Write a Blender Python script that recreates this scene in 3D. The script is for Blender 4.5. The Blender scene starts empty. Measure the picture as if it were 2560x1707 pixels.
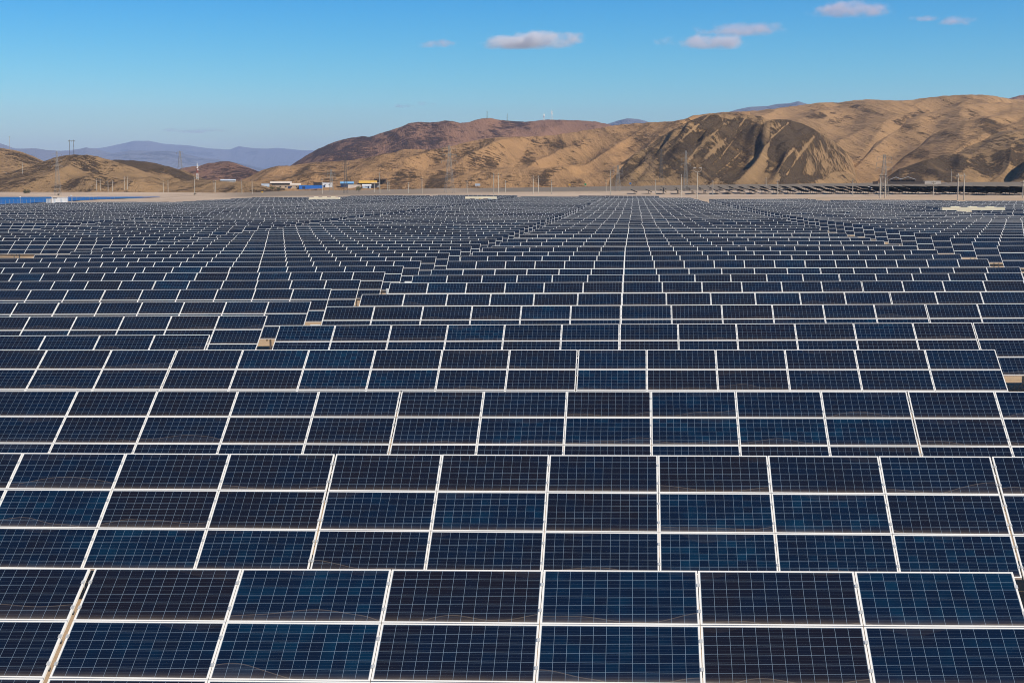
import bpy, bmesh, math, random
from mathutils import Vector, Matrix, noise
from mathutils.bvhtree import BVHTree

random.seed(7)
scn = bpy.context.scene
COL = scn.collection
R = math.radians

# ----------------------------------------------------------------- camera
F, CX, CY = 4011.4, 1280.0, 853.5          # focal length and centre in photograph pixels
PSI, TH = 0.0801, 0.09605                  # yaw away from the rows, pitch down
HC = 7.1
T0 = R(29.36)                              # table tilt
Y0, DY = 20.374, 8.7349                    # distance of the first row, row spacing
PW, PL, GAP, TG = 1.985, 1.01, 0.010, 0.03 # module pitch along / up the slope, gap, gap between tables
S2 = 2560 / 2352
CAM = Vector((0, 0, HC))
FWD = Vector((-math.sin(PSI) * math.cos(TH), math.cos(PSI) * math.cos(TH), -math.sin(TH)))
RT = Vector((math.cos(PSI), math.sin(PSI), 0))
DN = -RT.cross(FWD)

cam = bpy.data.cameras.new('camera')
cam.sensor_width = 36
cam.lens = F / 2560 * 36
cam.clip_start, cam.clip_end = 0.3, 200000
co = bpy.data.objects.new('camera', cam)
COL.objects.link(co)
co.matrix_world = Matrix((
    (RT.x, -DN.x, -FWD.x, 0), (RT.y, -DN.y, -FWD.y, 0), (RT.z, -DN.z, -FWD.z, HC), (0, 0, 0, 1)))
scn.camera = co


def ray(x, y):
    return (FWD + RT * ((x - CX) / F) + DN * ((y - CY) / F))


def on_y(x, y, Y):
    d = ray(x, y)
    return CAM + d * (Y / d.y)


def on_r(x, y, rad):
    d = ray(x, y)
    return CAM + d * (rad / math.hypot(d.x, d.y))


def proj(p):
    v = Vector(p) - CAM
    zc = v.dot(FWD)
    return CX + F * v.dot(RT) / zc, CY + F * v.dot(DN) / zc


def lerp_list(L, t):
    if t <= L[0][0]:
        return L[0][1]
    for (a, b), (c, d) in zip(L, L[1:]):
        if t <= c:
            return b + (d - b) * (t - a) / (c - a)
    return L[-1][1]


def smooth(a, b, x):
    t = min(1, max(0, (x - a) / (b - a)))
    return t * t * (3 - 2 * t)


# ----------------------------------------------------------------- node helpers
def new_mat(name):
    m = bpy.data.materials.new(name)
    m.use_nodes = True
    nt = m.node_tree
    return m, nt, nt.nodes['Principled BSDF']


class X:
    """A scalar socket with arithmetic."""
    nt = None

    def __init__(s, v):
        s.v = v

    def _op(s, op, *o):
        n = X.nt.nodes.new('ShaderNodeMath')
        n.operation = op
        for i, a in enumerate((s,) + o):
            a = a.v if isinstance(a, X) else a
            if isinstance(a, (int, float)):
                n.inputs[i].default_value = a
            else:
                X.nt.links.new(a, n.inputs[i])
        return X(n.outputs[0])

    def __add__(s, o): return s._op('ADD', o)
    def __sub__(s, o): return s._op('SUBTRACT', o)
    def __mul__(s, o): return s._op('MULTIPLY', o)
    def __truediv__(s, o): return s._op('DIVIDE', o)
    def fract(s): return s._op('FRACT')
    def floor(s): return s._op('FLOOR')
    def abs(s): return s._op('ABSOLUTE')
    def lt(s, o): return s._op('LESS_THAN', o)
    def gt(s, o): return s._op('GREATER_THAN', o)
    def max(s, o): return s._op('MAXIMUM', o)
    def min(s, o): return s._op('MINIMUM', o)
    def pow(s, o): return s._op('POWER', o)
    def clamp(s):
        r = s._op('ADD', 0.0)
        r.v.node.use_clamp = True
        return r


def mixc(nt, fac, a, b, mode='MIX'):
    n = nt.nodes.new('ShaderNodeMix')
    n.data_type = 'RGBA'
    n.blend_type = mode
    for sock, v in ((n.inputs[0], fac), (n.inputs[6], a), (n.inputs[7], b)):
        v = v.v if isinstance(v, X) else v
        if isinstance(v, (int, float)):
            sock.default_value = v
        elif isinstance(v, tuple):
            sock.default_value = (*v[:3], 1)
        else:
            nt.links.new(v, sock)
    return n.outputs[2]


def noise_n(nt, vec, scale, detail=3, rough=0.55, dim='3D', w=None):
    n = nt.nodes.new('ShaderNodeTexNoise')
    n.noise_dimensions = dim
    n.inputs['Scale'].default_value = scale
    n.inputs['Detail'].default_value = detail
    n.inputs['Roughness'].default_value = rough
    if vec is not None:
        nt.links.new(vec, n.inputs['Vector'])
    if w is not None:
        nt.links.new(w.v, n.inputs['W'])
    return X(n.outputs['Fac'])


def ramp(nt, fac, stops):
    n = nt.nodes.new('ShaderNodeValToRGB')
    el = n.color_ramp.elements
    while len(el) < len(stops):
        el.new(0.5)
    for e, (p, c) in zip(el, stops):
        e.position = p
        e.color = (*c, 1)
    nt.links.new(fac.v, n.inputs[0])
    return n.outputs[0]


def mapping(nt, vec, scale=(1, 1, 1), rot=(0, 0, 0)):
    n = nt.nodes.new('ShaderNodeMapping')
    n.inputs['Scale'].default_value = scale
    n.inputs['Rotation'].default_value = rot
    nt.links.new(vec, n.inputs['Vector'])
    return n.outputs[0]


def plain(name, col, rough=0.6, metal=0.0, var=0.12, scale=3.0):
    m, nt, b = new_mat(name)
    X.nt = nt
    tc = nt.nodes.new('ShaderNodeTexCoord')
    f = noise_n(nt, tc.outputs['Object'], scale, 4)
    lo = tuple(c * (1 - var) for c in col)
    hi = tuple(min(1, c * (1 + var)) for c in col)
    nt.links.new(ramp(nt, f, [(0.3, lo), (0.7, hi)]), b.inputs['Base Color'])
    b.inputs['Roughness'].default_value = rough
    b.inputs['Metallic'].default_value = metal
    return m


# ----------------------------------------------------------------- panel materials
def panel_material(name, with_frame, black=False):
    m, nt, b = new_mat(name)
    X.nt = nt
    uvn = nt.nodes.new('ShaderNodeUVMap')
    sp = nt.nodes.new('ShaderNodeSeparateXYZ')
    nt.links.new(uvn.outputs[0], sp.inputs[0])
    u, v = X(sp.outputs[0]), X(sp.outputs[1])
    oi = nt.nodes.new('ShaderNodeObjectInfo')
    at = nt.nodes.new('ShaderNodeAttribute')
    at.attribute_name = 'tint'
    a2 = nt.nodes.new('ShaderNodeAttribute')
    a2.attribute_name = 'seed'
    sc = nt.nodes.new('ShaderNodeSeparateColor')
    nt.links.new(oi.outputs['Color'], sc.inputs[0])
    tint = X(sc.outputs[0]) + X(at.outputs['Fac'])
    seed = X(sc.outputs[1]) + X(a2.outputs['Fac'])
    mu, mv = (0.022, 0.042) if with_frame else (0.004, 0.008)
    cu = (u - mu) / (1 - 2 * mu) * 12.0
    cv = (v - mv) / (1 - 2 * mv) * 6.0
    fu, fv = cu.fract(), cv.fract()
    du = (fu - 0.5).abs()
    dv = (fv - 0.5).abs()
    grid = du.gt(0.5 - 0.0125).max(dv.gt(0.5 - 0.0125))
    bb = ((fv * 3.0).fract() - 0.5).abs().lt(0.030)
    wn = nt.nodes.new('ShaderNodeTexWhiteNoise')
    wn.noise_dimensions = '3D'
    cb = nt.nodes.new('ShaderNodeCombineXYZ')
    for i, s in enumerate((cu.floor(), cv.floor(), seed * 91.0)):
        nt.links.new(s.v, cb.inputs[i])
    nt.links.new(cb.outputs[0], wn.inputs['Vector'])
    cell = X(wn.outputs['Value'])
    # broad drift of hue over one module
    cb2 = nt.nodes.new('ShaderNodeCombineXYZ')
    for i, s in enumerate((u * 2.0, v * 1.0, seed * 37.0)):
        nt.links.new(s.v, cb2.inputs[i])
    drift = noise_n(nt, cb2.outputs[0], 1.3, 2)
    # crystal grain
    cb3 = nt.nodes.new('ShaderNodeCombineXYZ')
    for i, s in enumerate((u * 2.0, v, seed * 11.0)):
        nt.links.new(s.v, cb3.inputs[i])
    grain = noise_n(nt, cb3.outputs[0], 60, 2)
    t = (tint + (cell - 0.5) * 0.30 + (drift - 0.5) * 0.9 + (grain - 0.5) * 0.12).clamp()
    if black:
        colr = ramp(nt, t, [(0.0, (.006, .006, .008)), (1.0, (.012, .012, .016))])
    else:
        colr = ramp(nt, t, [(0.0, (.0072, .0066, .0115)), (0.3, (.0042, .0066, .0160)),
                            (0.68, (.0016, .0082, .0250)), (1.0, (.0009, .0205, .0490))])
    lin = mixc(nt, bb * 0.09, colr, (.33, .45, .56))
    lin = mixc(nt, grid * 0.50, lin, (.34, .46, .58))
    # dried dust: a film that thickens towards a wavy tide line above the lower edge
    cb4 = nt.nodes.new('ShaderNodeCombineXYZ')
    for i, s in enumerate((u * 0.55 + seed * 63.0, seed * 17.0)):
        nt.links.new(s.v, cb4.inputs[i])
    hgt = (noise_n(nt, cb4.outputs[0], 2.0, 1) - 0.44) * 1.1 - (seed * 7.31).fract().lt(.42)
    side = ((v - hgt).lt(0.0)) * 0.030
    edge = (v * -26.0).v
    ex = X(edge)._op('EXPONENT') * 0.42
    tide_d = ((v - hgt).abs()) / 0.007
    tide = (tide_d * tide_d * -1.0)._op('EXPONENT') * 0.24
    # fainter tide line near the top of some modules
    cb5 = nt.nodes.new('ShaderNodeCombineXYZ')
    for i, s in enumerate((u * 0.6 + seed * 29.0, seed * 47.0)):
        nt.links.new(s.v, cb5.inputs[i])
    h2 = (noise_n(nt, cb5.outputs[0], 2.2, 1) - 0.50) * 1.2
    vt = v * -1.0 + 1.0
    side2 = ((vt - h2).lt(0.0)) * 0.025
    blot = noise_n(nt, cb3.outputs[0], 7, 4)
    dust = ((side + ex + tide + side2) * (blot * 0.9 + 0.5) * 0.8 + 0.004).clamp()
    fin = mixc(nt, dust, lin, (.42, .33, .24))
    if with_frame:
        fr = (u - 0.5).abs().gt(0.5 - 0.0165).max((v - 0.5).abs().gt(0.5 - 0.025))
        fin = mixc(nt, fr, fin, (.72, .70, .65))
        rr = fr * 0.3 + 0.14
    else:
        rr = dust * 0.5 + 0.10
    nt.links.new(fin, b.inputs['Base Color'])
    nt.links.new(rr.v, b.inputs['Roughness'])
    b.inputs['IOR'].default_value = 1.42
    return m


M_GLASS = panel_material('panel_glass', False)
M_FAR = panel_material('panel_with_frame', True)
M_BLACK = plain('black_panel', (.014, .013, .012), .8)
M_BLACK.node_tree.nodes['Principled BSDF'].inputs['Specular IOR Level'].default_value = .03
M_FRAME = plain('frame_aluminium', (.76, .73, .67), 0.42, 0.0, 0.06, 2.0)
M_BACK = plain('backsheet', (.55, .55, .54), 0.7)
M_CLAMP = plain('clamp_aluminium', (.52, .52, .50), .4, .2)
M_GALV = plain('galvanised_steel', (.36, .37, .37), 0.5, 0.5)

# ----------------------------------------------------------------- mesh builder


class MB:
    def __init__(s):
        s.v, s.f, s.m, s.uv = [], [], [], {}

    def face(s, pts, mat=0, uv=None):
        n = len(s.v)
        s.v += [tuple(p) for p in pts]
        s.f.append(tuple(range(n, n + len(pts))))
        s.m.append(mat)
        if uv:
            s.uv[len(s.f) - 1] = uv

    def box(s, c, d, mat=0, mx=None):
        x, y, z = (q / 2 for q in d)
        P = [Vector((sx * x, sy * y, sz * z)) for sx in (-1, 1) for sy in (-1, 1) for sz in (-1, 1)]
        P = [(mx @ p if mx else p) + Vector(c) for p in P]
        n = len(s.v)
        s.v += [tuple(p) for p in P]
        for q in ((0, 1, 3, 2), (4, 6, 7, 5), (0, 4, 5, 1), (2, 3, 7, 6), (0, 2, 6, 4), (1, 5, 7, 3)):
            s.f.append(tuple(n + i for i in q))
            s.m.append(mat)

    def bar(s, a, b, r0, r1=None, k=6, mat=0):
        a, b = Vector(a), Vector(b)
        r1 = r0 if r1 is None else r1
        ax = (b - a).normalized()
        p = ax.orthogonal().normalized()
        q = ax.cross(p)
        n = len(s.v)
        for c, rr in ((a, r0), (b, r1)):
            for i in range(k):
                w = 2 * math.pi * i / k
                s.v.append(tuple(c + (p * math.cos(w) + q * math.sin(w)) * rr))
        for i in range(k):
            j = (i + 1) % k
            s.f.append((n + i, n + j, n + k + j, n + k + i))
            s.m.append(mat)
        s.f.append(tuple(n + i for i in reversed(range(k))))
        s.f.append(tuple(n + k + i for i in range(k)))
        s.m += [mat, mat]

    def mesh(s, name, mats):
        me = bpy.data.meshes.new(name)
        me.from_pydata(s.v, [], s.f)
        for m in (mats if isinstance(mats, (list, tuple)) else [mats]):
            me.materials.append(m)
        me.polygons.foreach_set('material_index', s.m)
        if s.uv:
            ul = me.uv_layers.new(name='UVMap')
            flat = [0.0] * (2 * len(me.loops))
            for p in me.polygons:
                if p.index in s.uv:
                    for k, li in enumerate(p.loop_indices):
                        flat[2 * li], flat[2 * li + 1] = s.uv[p.index][k]
            ul.data.foreach_set('uv', flat)
        me.update()
        return me

    def build(s, name, mats, parent=None):
        return add(name, s.mesh(name, mats), parent)


def add(name, data, parent=None):
    o = bpy.data.objects.new(name, data)
    COL.objects.link(o)
    if parent:
        o.parent = parent
    return o


def tag(o, label=None, cat=None, group=None, kind=None):
    if label: o['label'] = label
    if cat: o['category'] = cat
    if group: o['group'] = group
    if kind: o['kind'] = kind
    return o


def thing(name, loc, label, cat, group=None, rz=0.0):
    o = add(name, None)
    o.location = loc
    o.rotation_euler.z = rz
    return tag(o, label, cat, group)


# ----------------------------------------------------------------- module meshes
FW = 0.024                                  # frame face
W2, H2 = (PW - GAP) / 2, (PL - GAP) / 2


def frame_into(mb, mat):
    o = [(-W2, -H2), (W2, -H2), (W2, H2), (-W2, H2)]
    i = [(-W2 + FW, -H2 + FW), (W2 - FW, -H2 + FW), (W2 - FW, H2 - FW), (-W2 + FW, H2 - FW)]
    for k in range(4):
        a, b = o[k], o[(k + 1) % 4]
        c, d = i[(k + 1) % 4], i[k]
        for ring in (((*a, 0), (*b, 0), (*c, 0), (*d, 0)),
                     ((*b, -.04), (*a, -.04), (*d, -.04), (*c, -.04)),
                     ((*a, -.04), (*b, -.04), (*b, 0), (*a, 0)),
                     ((*d, 0), (*c, 0), (*c, -.04), (*d, -.04))):
            mb.face(ring, mat)


def glass_into(mb, top, back):
    x, y = W2 - FW + .004, H2 - FW + .004
    mb.face([(-x, -y, -.004), (x, -y, -.004), (x, y, -.004), (-x, y, -.004)], top,
            [(0, 0), (1, 0), (1, 1), (0, 1)])
    mb.face([(-x, y, -.012), (x, y, -.012), (x, -y, -.012), (-x, -y, -.012)], back)


mb = MB(); glass_into(mb, 0, 1); ME_GLASS = mb.mesh('panel', [M_GLASS, M_BACK])
mb = MB(); frame_into(mb, 0); ME_FRAME = mb.mesh('frame', M_FRAME)
mb = MB(); glass_into(mb, 0, 1); frame_into(mb, 2); ME_PANEL = mb.mesh('panel', [M_GLASS, M_BACK, M_FRAME])

TL = 6 * PW - GAP                           # table length
ZT = 2.2                                    # height of the top edge above the ground


def slope_pt(x, s, drop, tilt):
    """Point of a table: x along it, s down the slope from its top edge, drop below its face."""
    return Vector((x, -s * math.cos(tilt) + drop * math.sin(tilt), ZT - s * math.sin(tilt) - drop * math.cos(tilt)))


def rack_parts(tilt):
    """purlins, rafters and posts of one table, as meshes in the table's own space (origin under its top edge)"""
    mx = Matrix.Rotation(tilt, 3, 'X')
    pur, raf, pos = [], [], []
    for s in (0.28, 0.76, 1.29, 1.77, 2.30, 2.78):
        m = MB(); m.box(slope_pt(0, s, .075, tilt), (TL - .02, .05, .068), 0, mx)
        for q in range(7):                        # the clamps that hold the modules down, at every joint
            xx = -TL / 2 + q * PW - GAP / 2
            if q == 0: xx += .018
            if q == 6: xx -= .018
            m.box(slope_pt(xx, s, -.002, tilt), (.042, .06, .012), 1, mx)
        pur.append(m.mesh('purlin', [M_GALV, M_CLAMP]))
    for x in (-4.4, -1.5, 1.5, 4.4):
        m = MB(); m.box(slope_pt(x, 1.53, .165, tilt), (.06, 2.7, .10), 0, mx)
        raf.append(m.mesh('rafter', M_GALV))
        for s in (0.55, 2.45):
            top = slope_pt(x, s, .215, tilt)
            m = MB(); m.box((x + .075, top.y, (top.z - .45) / 2), (.07, .10, top.z + .45))
            pos.append(m.mesh('post', M_GALV))
    return pur, raf, pos


RACKS = {}


def rack(tilt):
    k = round(tilt, 4)
    if k not in RACKS:
        RACKS[k] = rack_parts(tilt)
    return RACKS[k]


def merge_rack(tilt):
    m = MB()
    mx = Matrix.Rotation(tilt, 3, 'X')
    for s in (0.28, 1.29, 2.78):
        m.box(slope_pt(0, s, .075, tilt), (TL - .02, .05, .068), 0, mx)
    for x in (-4.4, -1.5, 1.5, 4.4):
        m.box(slope_pt(x, 1.53, .165, tilt), (.06, 2.7, .10), 0, mx)
        for s in (0.55, 2.45):
            top = slope_pt(x, s, .215, tilt)
            m.box((x + .075, top.y, (top.z - .45) / 2), (.07, .10, top.z + .45))
    return m.mesh('support_frame', M_GALV)


ME_RACK = merge_rack(T0)

# ----------------------------------------------------------------- heights of the rows (top edges)
ROW_M = {4: 809.9, 5: 763.2, 6: 732.9, 7: 705, 8: 686.2, 9: 671.7, 10: 651.3, 11: 638.8, 12: 628.1, 13: 617.2,
         14: 613.5, 15: 604.3, 16: 596.5, 17: 593.6, 18: 585.4, 19: 583.9, 20: 577.9, 21: 572.4, 22: 570.1, 23: 566.3}
ROW_L = {4: 836.3, 5: 788.9, 6: 754, 7: 722.7, 8: 700.8, 9: 681, 10: 666.5, 11: 653.9, 12: 643.4, 13: 634.4, 14: 627,
         15: 618, 16: 611.4, 17: 603.4, 18: 598.8, 19: 593.6, 20: 587.9}
ROW_R = {11: 613.7, 12: 603.7, 13: 594.8, 14: 587.6, 15: 580.8, 16: 575.5, 17: 571.5, 18: 567.6, 19: 562.4}
ROW_LL = {19: 601.7, 20: 594.6, 21: 589.6, 22: 583.9, 23: 579.3}
REF = {'M': 1590, 'L': 630, 'R': 2490, 'LL': 90}
ROWS = {'M': ROW_M, 'L': ROW_L, 'R': ROW_R, 'LL': ROW_LL}
FARC = [(90, [(20, 594), (23, 579.3), (35, 538), (49, 515.6), (58, 508), (80, 500)]),
        (630, [(20, 587.9), (44, 520.2), (60, 506.4), (74, 495), (80, 490)]),
        (1110, [(20, 584), (34, 538), (60, 506), (74, 493.5), (80, 487.5)]),
        (1590, [(20, 577.9), (34, 537.4), (74, 494.9), (80, 489.8)]),
        (2100, [(19, 564), (28, 540), (57, 503), (68, 496)]),
        (2490, [(19, 562.4), (28, 538), (57, 501.8), (66, 498)])]


def row_y(r):
    return Y0 + DY * r


def zfar(Xp, r):
    """Height of the row tops in the far part of the field (absolute z)."""
    Y = row_y(r)
    x = CX + F * math.tan(math.atan2(Xp, Y) + PSI)
    zs = []
    for xc, L in FARC:
        zz = [(rr, on_y(xc, yy, row_y(rr)).z) for rr, yy in L]
        zs.append((xc, lerp_list(zz, r)))
    return lerp_list(zs, x)


# near rows: z at X = 0 and cross slope, tilt
NEAR = {0: (HC - 4.919, 0.0150, T0 - .0285), 1: (HC - 4.884, 0.0097, T0 + .041), 2: (HC - 4.82, 0.0095, T0 + .01),
        3: (HC - 4.713, 0.0085, T0 - .0127)}
BLOCKS = [  # key, left edge at row 4, drift per row, first row, last row
    ('L7', -244.4, 0, 45, 54), ('L6', -205.9, 0, 42, 63), ('L5', -167.6, 0, 38, 76), ('L4', -129.3, 0, 28, 79), ('L3', -91.2, 0, 20, 80), ('LL', -54.4 - 35.85, 0, 19, 79),
    ('L', -51.75, 0, 4, 77), ('M', -12.6, -0.045, 4, 74), ('R', 25.2, 0, 11, 67), ('R2', 63.6, 0, 19, 61),
    ('R3', 101.9, 0, 34, 57)]
BW = 3 * TL + 2 * TG + .1


def block_left(b, r):
    k, x0, dr, r0, r1 = b
    if k == 'M':
        return x0 - (0.067 * (r - 4) if r < 13 else 0.6 + 0.036 * (r - 13))
    if k == 'L':
        return (-15.0 if r < 7 else -15.75) - BW if r < 10 else x0
    return x0


ZC = {}


def ztop(k, Xp, r):
    """z of a row's top edge in block k at X and (real valued) row r."""
    if k in ROWS:
        tab = ROWS[k]
        rm = max(tab)
        if r <= rm:
            r = max(r, min(tab))
            a = int(math.floor(r)); b = min(a + 1, rm)
            out = []
            for q in (a, b):
                if (k, q) not in ZC:
                    P = on_y(REF[k], tab[q], row_y(q))
                    # level row seen from here keeps its pixel row; plus the field's slight cross fall
                    P2 = on_y(REF[k] + 300, tab[q], row_y(q))
                    ZC[(k, q)] = (P.x, P.z, (P2.z - P.z) / (P2.x - P.x) + .004)
                px, pz, sg = ZC[(k, q)]
                out.append(pz + sg * (Xp - px))
            return out[0] + (out[1] - out[0]) * (r - a)
        if r < rm + 4:
            f = (r - rm) / 4
            return ztop(k, Xp, rm) * (1 - f) + zfar(Xp, r) * f
    return zfar(Xp, r)


def ztop_any(Xp, r):
    if r <= 3:
        r = max(r, 0)
        a = int(math.floor(r)); b = min(a + 1, 3)
        za = NEAR[a][0] + NEAR[a][1] * max(-30, min(30, Xp))
        zb = NEAR[b][0] + NEAR[b][1] * max(-30, min(30, Xp))
        return za + (zb - za) * (r - a)
    if r < 4:
        f = r - 3
        return ztop_any(Xp, 3) * (1 - f) + ztop_any(Xp, 4) * f
    for i, b in enumerate(BLOCKS):
        x0 = block_left(b, r) if b[0] != 'M' else block_left(b, r)
        x1 = x0 + BW
        if Xp < x0:
            if i == 0:
                return ztop(b[0], x0, r)
            pb = BLOCKS[i - 1]
            p1 = block_left(pb, r) + BW
            f = smooth(p1, x0, Xp)
            return ztop(pb[0], p1, r) * (1 - f) + ztop(b[0], x0, r) * f
        if Xp <= x1:
            return ztop(b[0], Xp, r)
    b = BLOCKS[-1]
    return ztop(b[0], min(Xp, 300), r)


# ----------------------------------------------------------------- ground
EDGE = [(-800, 500), (0, 505), (130, 560), (250, 690), (630, 715), (1110, 715), (1460, 735), (1700, 690), (1770, 640), (2100, 570),
        (2560, 535), (3400, 500)]
YBASE = [(-600, 481), (0, 481), (300, 481), (560, 483), (700, 479), (950, 475), (1100, 472), (1300, 470), (1500, 467),
         (1750, 463), (2000, 460), (2250, 457), (2560, 455), (3300, 450)]
RB = 1300.0


def col_x(a):
    """photograph column of an azimuth (radians right of +Y), clamped"""
    t = max(-1.2, min(1.2, a + PSI))
    return CX + F * math.tan(t)


def ground_z(Xp, Yp):
    rad = math.hypot(Xp, Yp)
    a = math.atan2(Xp, Yp)
    x = max(-800, min(3300, col_x(a)))
    ca = math.cos(max(-1.0, min(1.0, a)))
    re = lerp_list(EDGE, x)

    def field(rr):
        yy = max(2.0, rr * ca)
        xx = yy * math.tan(max(-.75, min(.6, a)))
        return ztop_any(xx, (yy - Y0) / DY) - ZT
    if Yp < 8:
        return NEAR[0][0] - ZT + 0.012 * max(-20, min(20, Xp))
    if rad <= re - 20:
        return field(rad)
    ze = field(re - 20)
    yb = lerp_list(YBASE, x)
    zb = on_r(max(0, min(2560, x)), yb, RB).z
    if rad < RB:
        f = (rad - re + 20) / (RB - re + 20)
        if x < 520:
            w = smooth(520, 380, x)
            g = smooth(1150, 1290, rad)
            flat = HC - 7.35
            zl = ze + (flat - ze) * smooth(re - 20, re + 40, rad)
            zw = zl + (zb - zl) * g
            return (ze + (zb - ze) * f) * (1 - w) + zw * w
        return ze + (zb - ze) * f
    return zb + (HC - 3 - zb) * smooth(4000, 12000, rad)


def build_ground():
    az = []
    a = -180.0
    while a < 180:
        az.append(R(a))
        a += 0.2 if -25 <= a < 17 else (1.0 if -60 <= a < 60 else 6.0)
    rads = [0.0]
    q = 2.0
    while q < 40000:
        rads.append(q)
        q += 2.0 if q < 130 else (4.4 if q < 300 else (9 if q < 1400 else q * .12))
    v, f = [(0, 0, ground_z(0, 1))], []
    n = len(az)
    for rr in rads[1:]:
        for t in az:
            x, y = rr * math.sin(t), rr * math.cos(t)
            z = ground_z(x, y)
            if rr > 15:
                z += 0.05 * noise.noise(Vector((x * .3, y * .3, 0))) * (1 if rr < 700 else 6)
            v.append((x, y, z))
    for i in range(n):
        f.append((0, 1 + (i + 1) % n, 1 + i))
    for k in range(len(rads) - 2):
        o = 1 + k * n
        for i in range(n):
            j = (i + 1) % n
            f.append((o + i, o + j, o + n + j, o + n + i))
    return v, f


gv, gf = build_ground()
m, nt, b = new_mat('desert_sand')
X.nt = nt
tc = nt.nodes.new('ShaderNodeTexCoord')
ob = tc.outputs['Object']
f1 = noise_n(nt, ob, .35, 6, .65)
f2 = noise_n(nt, mapping(nt, ob, (.012, .035, .02)), 1.0, 5, .6)
f3 = noise_n(nt, ob, 5, 4, .7)
sand = ramp(nt, f1, [(.3, (.36, .235, .125)), (.7, (.50, .345, .20))])
gat = nt.nodes.new('ShaderNodeAttribute'); gat.attribute_name = 'gravel'
gp = nt.nodes.new('ShaderNodeAttribute'); gp.attribute_name = 'pale'
pale = ramp(nt, f2, [(.3, (.34, .235, .150)), (.65, (.52, .385, .265))])
c1 = mixc(nt, X(gp.outputs['Fac']), sand, pale)
c2 = mixc(nt, (X(gat.outputs['Fac']) * 1.4 + (f2 - .5) * 1.2).clamp() * X(gat.outputs['Fac']), c1, (.15, .115, .075))
c3 = mixc(nt, (f3 - .45).clamp() * .8, c2, (.30, .21, .13))
nt.links.new(c3, b.inputs['Base Color'])
b.inputs['Roughness'].default_value = .95
bmp = nt.nodes.new('ShaderNodeBump'); bmp.inputs['Strength'].default_value = .6; bmp.inputs['Distance'].default_value = .1
nt.links.new((f1 + f3 * .4).v, bmp.inputs['Height'])
nt.links.new(bmp.outputs[0], b.inputs['Normal'])
M_SAND = m
me = bpy.data.meshes.new('ground')
me.from_pydata(gv, [], gf)
ga = me.attributes.new('gravel', 'FLOAT', 'POINT')
pa = me.attributes.new('pale', 'FLOAT', 'POINT')
gl, pl_ = [], []
for (x, y, z) in gv:
    rad = math.hypot(x, y); px = col_x(math.atan2(x, y)) if y > 0 else 9999
    g = 0.0
    if rad > 780:
        g = smooth(900, 1300, px) * (smooth(960, 1080, rad) * .95)
        g = max(g, smooth(480, 640, px) * smooth(1400, 1000, px) * smooth(820, 1020, rad) * .75)
    gl.append(g)
    pl_.append(smooth(560, 820, rad) * (1 - .5 * g) if y > 0 else 0)
ga.data.foreach_set('value', gl)
pa.data.foreach_set('value', pl_)
me.materials.append(M_SAND)
me.polygons.foreach_set('use_smooth', [True] * len(me.polygons))
tag(add('ground', me), kind='structure')
GROUND = BVHTree.FromPolygons(gv, gf)
SURF = [GROUND]


def hit(x, y, far=20000, default=1100.0):
    d = ray(x, y).normalized()
    best = None
    for s in SURF:
        p, nn, i, dist = s.ray_cast(CAM, d, far)
        if p and (best is None or dist < best[0]):
            best = (dist, p)
    return best[1] if best else on_r(x, y, default)


# ----------------------------------------------------------------- table list
tables = []   # dict: k block, r row, x0 left, y, zl, zr, tilt, i


def put(k, r, x0, i, tilt=T0, zl=None, zr=None):
    Y = row_y(r)
    cxp = x0 + TL / 2
    if not (-0.43 * Y - 14 < cxp < 0.25 * Y + 14):
        return
    if zl is None:
        zl, zr = ztop(k, x0, r), ztop(k, x0 + TL, r)
        if r > 23:
            n = random.uniform(-.07, .07)
            zl += n; zr += n + random.uniform(-.03, .03)
        elif k in ('R2', 'R3', 'L3', 'L4', 'L5', 'L6', 'L7'):
            n = random.uniform(-.05, .05); zl += n; zr += n
    tables.append(dict(k=k, r=r, x0=x0, y=Y, zl=zl, zr=zr, tilt=tilt, i=i))


def near_row(r, starts):
    z, sg, tl = NEAR[r]
    for i, x0 in enumerate(starts):
        put('N', r, x0, i, tl, z + sg * x0, z + sg * (x0 + TL))


near_row(0, [-7.145 - .07 - TL, -7.145])
B0 = -9.561 + 2 * PW                                     # a table joint of the second row
near_row(1, [B0 - TL - TG, B0, B0 + TL + TG])
C0 = on_y(1305 * S2, 977, row_y(2)).x
near_row(2, [C0 - 2 * PW - TL - TG, C0 - 2 * PW, C0 - 2 * PW + TL + TG])
D1 = on_y(2489.3, 870, row_y(3)).x
near_row(3, [D1 - 3 * TL - 2 * TG, D1 - 2 * TL - TG, D1 - TL])
HOLES = []                                               # places kept free for the inverter stations


def holes(x0, r):
    Y = row_y(r)
    for (hx0, hx1, hy0, hy1) in HOLES:
        if hy0 < Y < hy1 and x0 < hx1 and x0 + TL > hx0:
            return True
    return False


ST = [dict(px=(772, 848), y=(494, 501), Y=640), dict(px=(1163, 1240), y=(492, 500), Y=632), dict(px=(2356, 2512), y=(520, 531), Y=322)]
for s in ST:
    P, Q = on_y(s['px'][0], s['y'][0], s['Y']), on_y(s['px'][1], s['y'][0], s['Y'])
    s['x0'], s['x1'], s['zt'] = P.x, Q.x, (P.z + Q.z) / 2
    HOLES.append((P.x + 1, Q.x - 1, s['Y'] - 2.5, s['Y'] + 6.5))
for b in BLOCKS:
    k, x0, dr, r0, r1 = b
    for r in range(r0, r1 + 1):
        if k == 'L5' and r > 46 + (0):
            pass
        xl = block_left(b, r)
        if r > 23:
            xl += random.choice((0, 0, 0, .3, -.3)) * random.random()
        if k in ('L', 'LL', 'L3', 'L4') and r > 20 and ((r // 7) % 3 == 1):
            xl -= 0.55
        for i in range(3):
            xt = xl + i * (TL + TG)
            if not holes(xt, r):
                put(k, r, xt, i)
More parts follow.
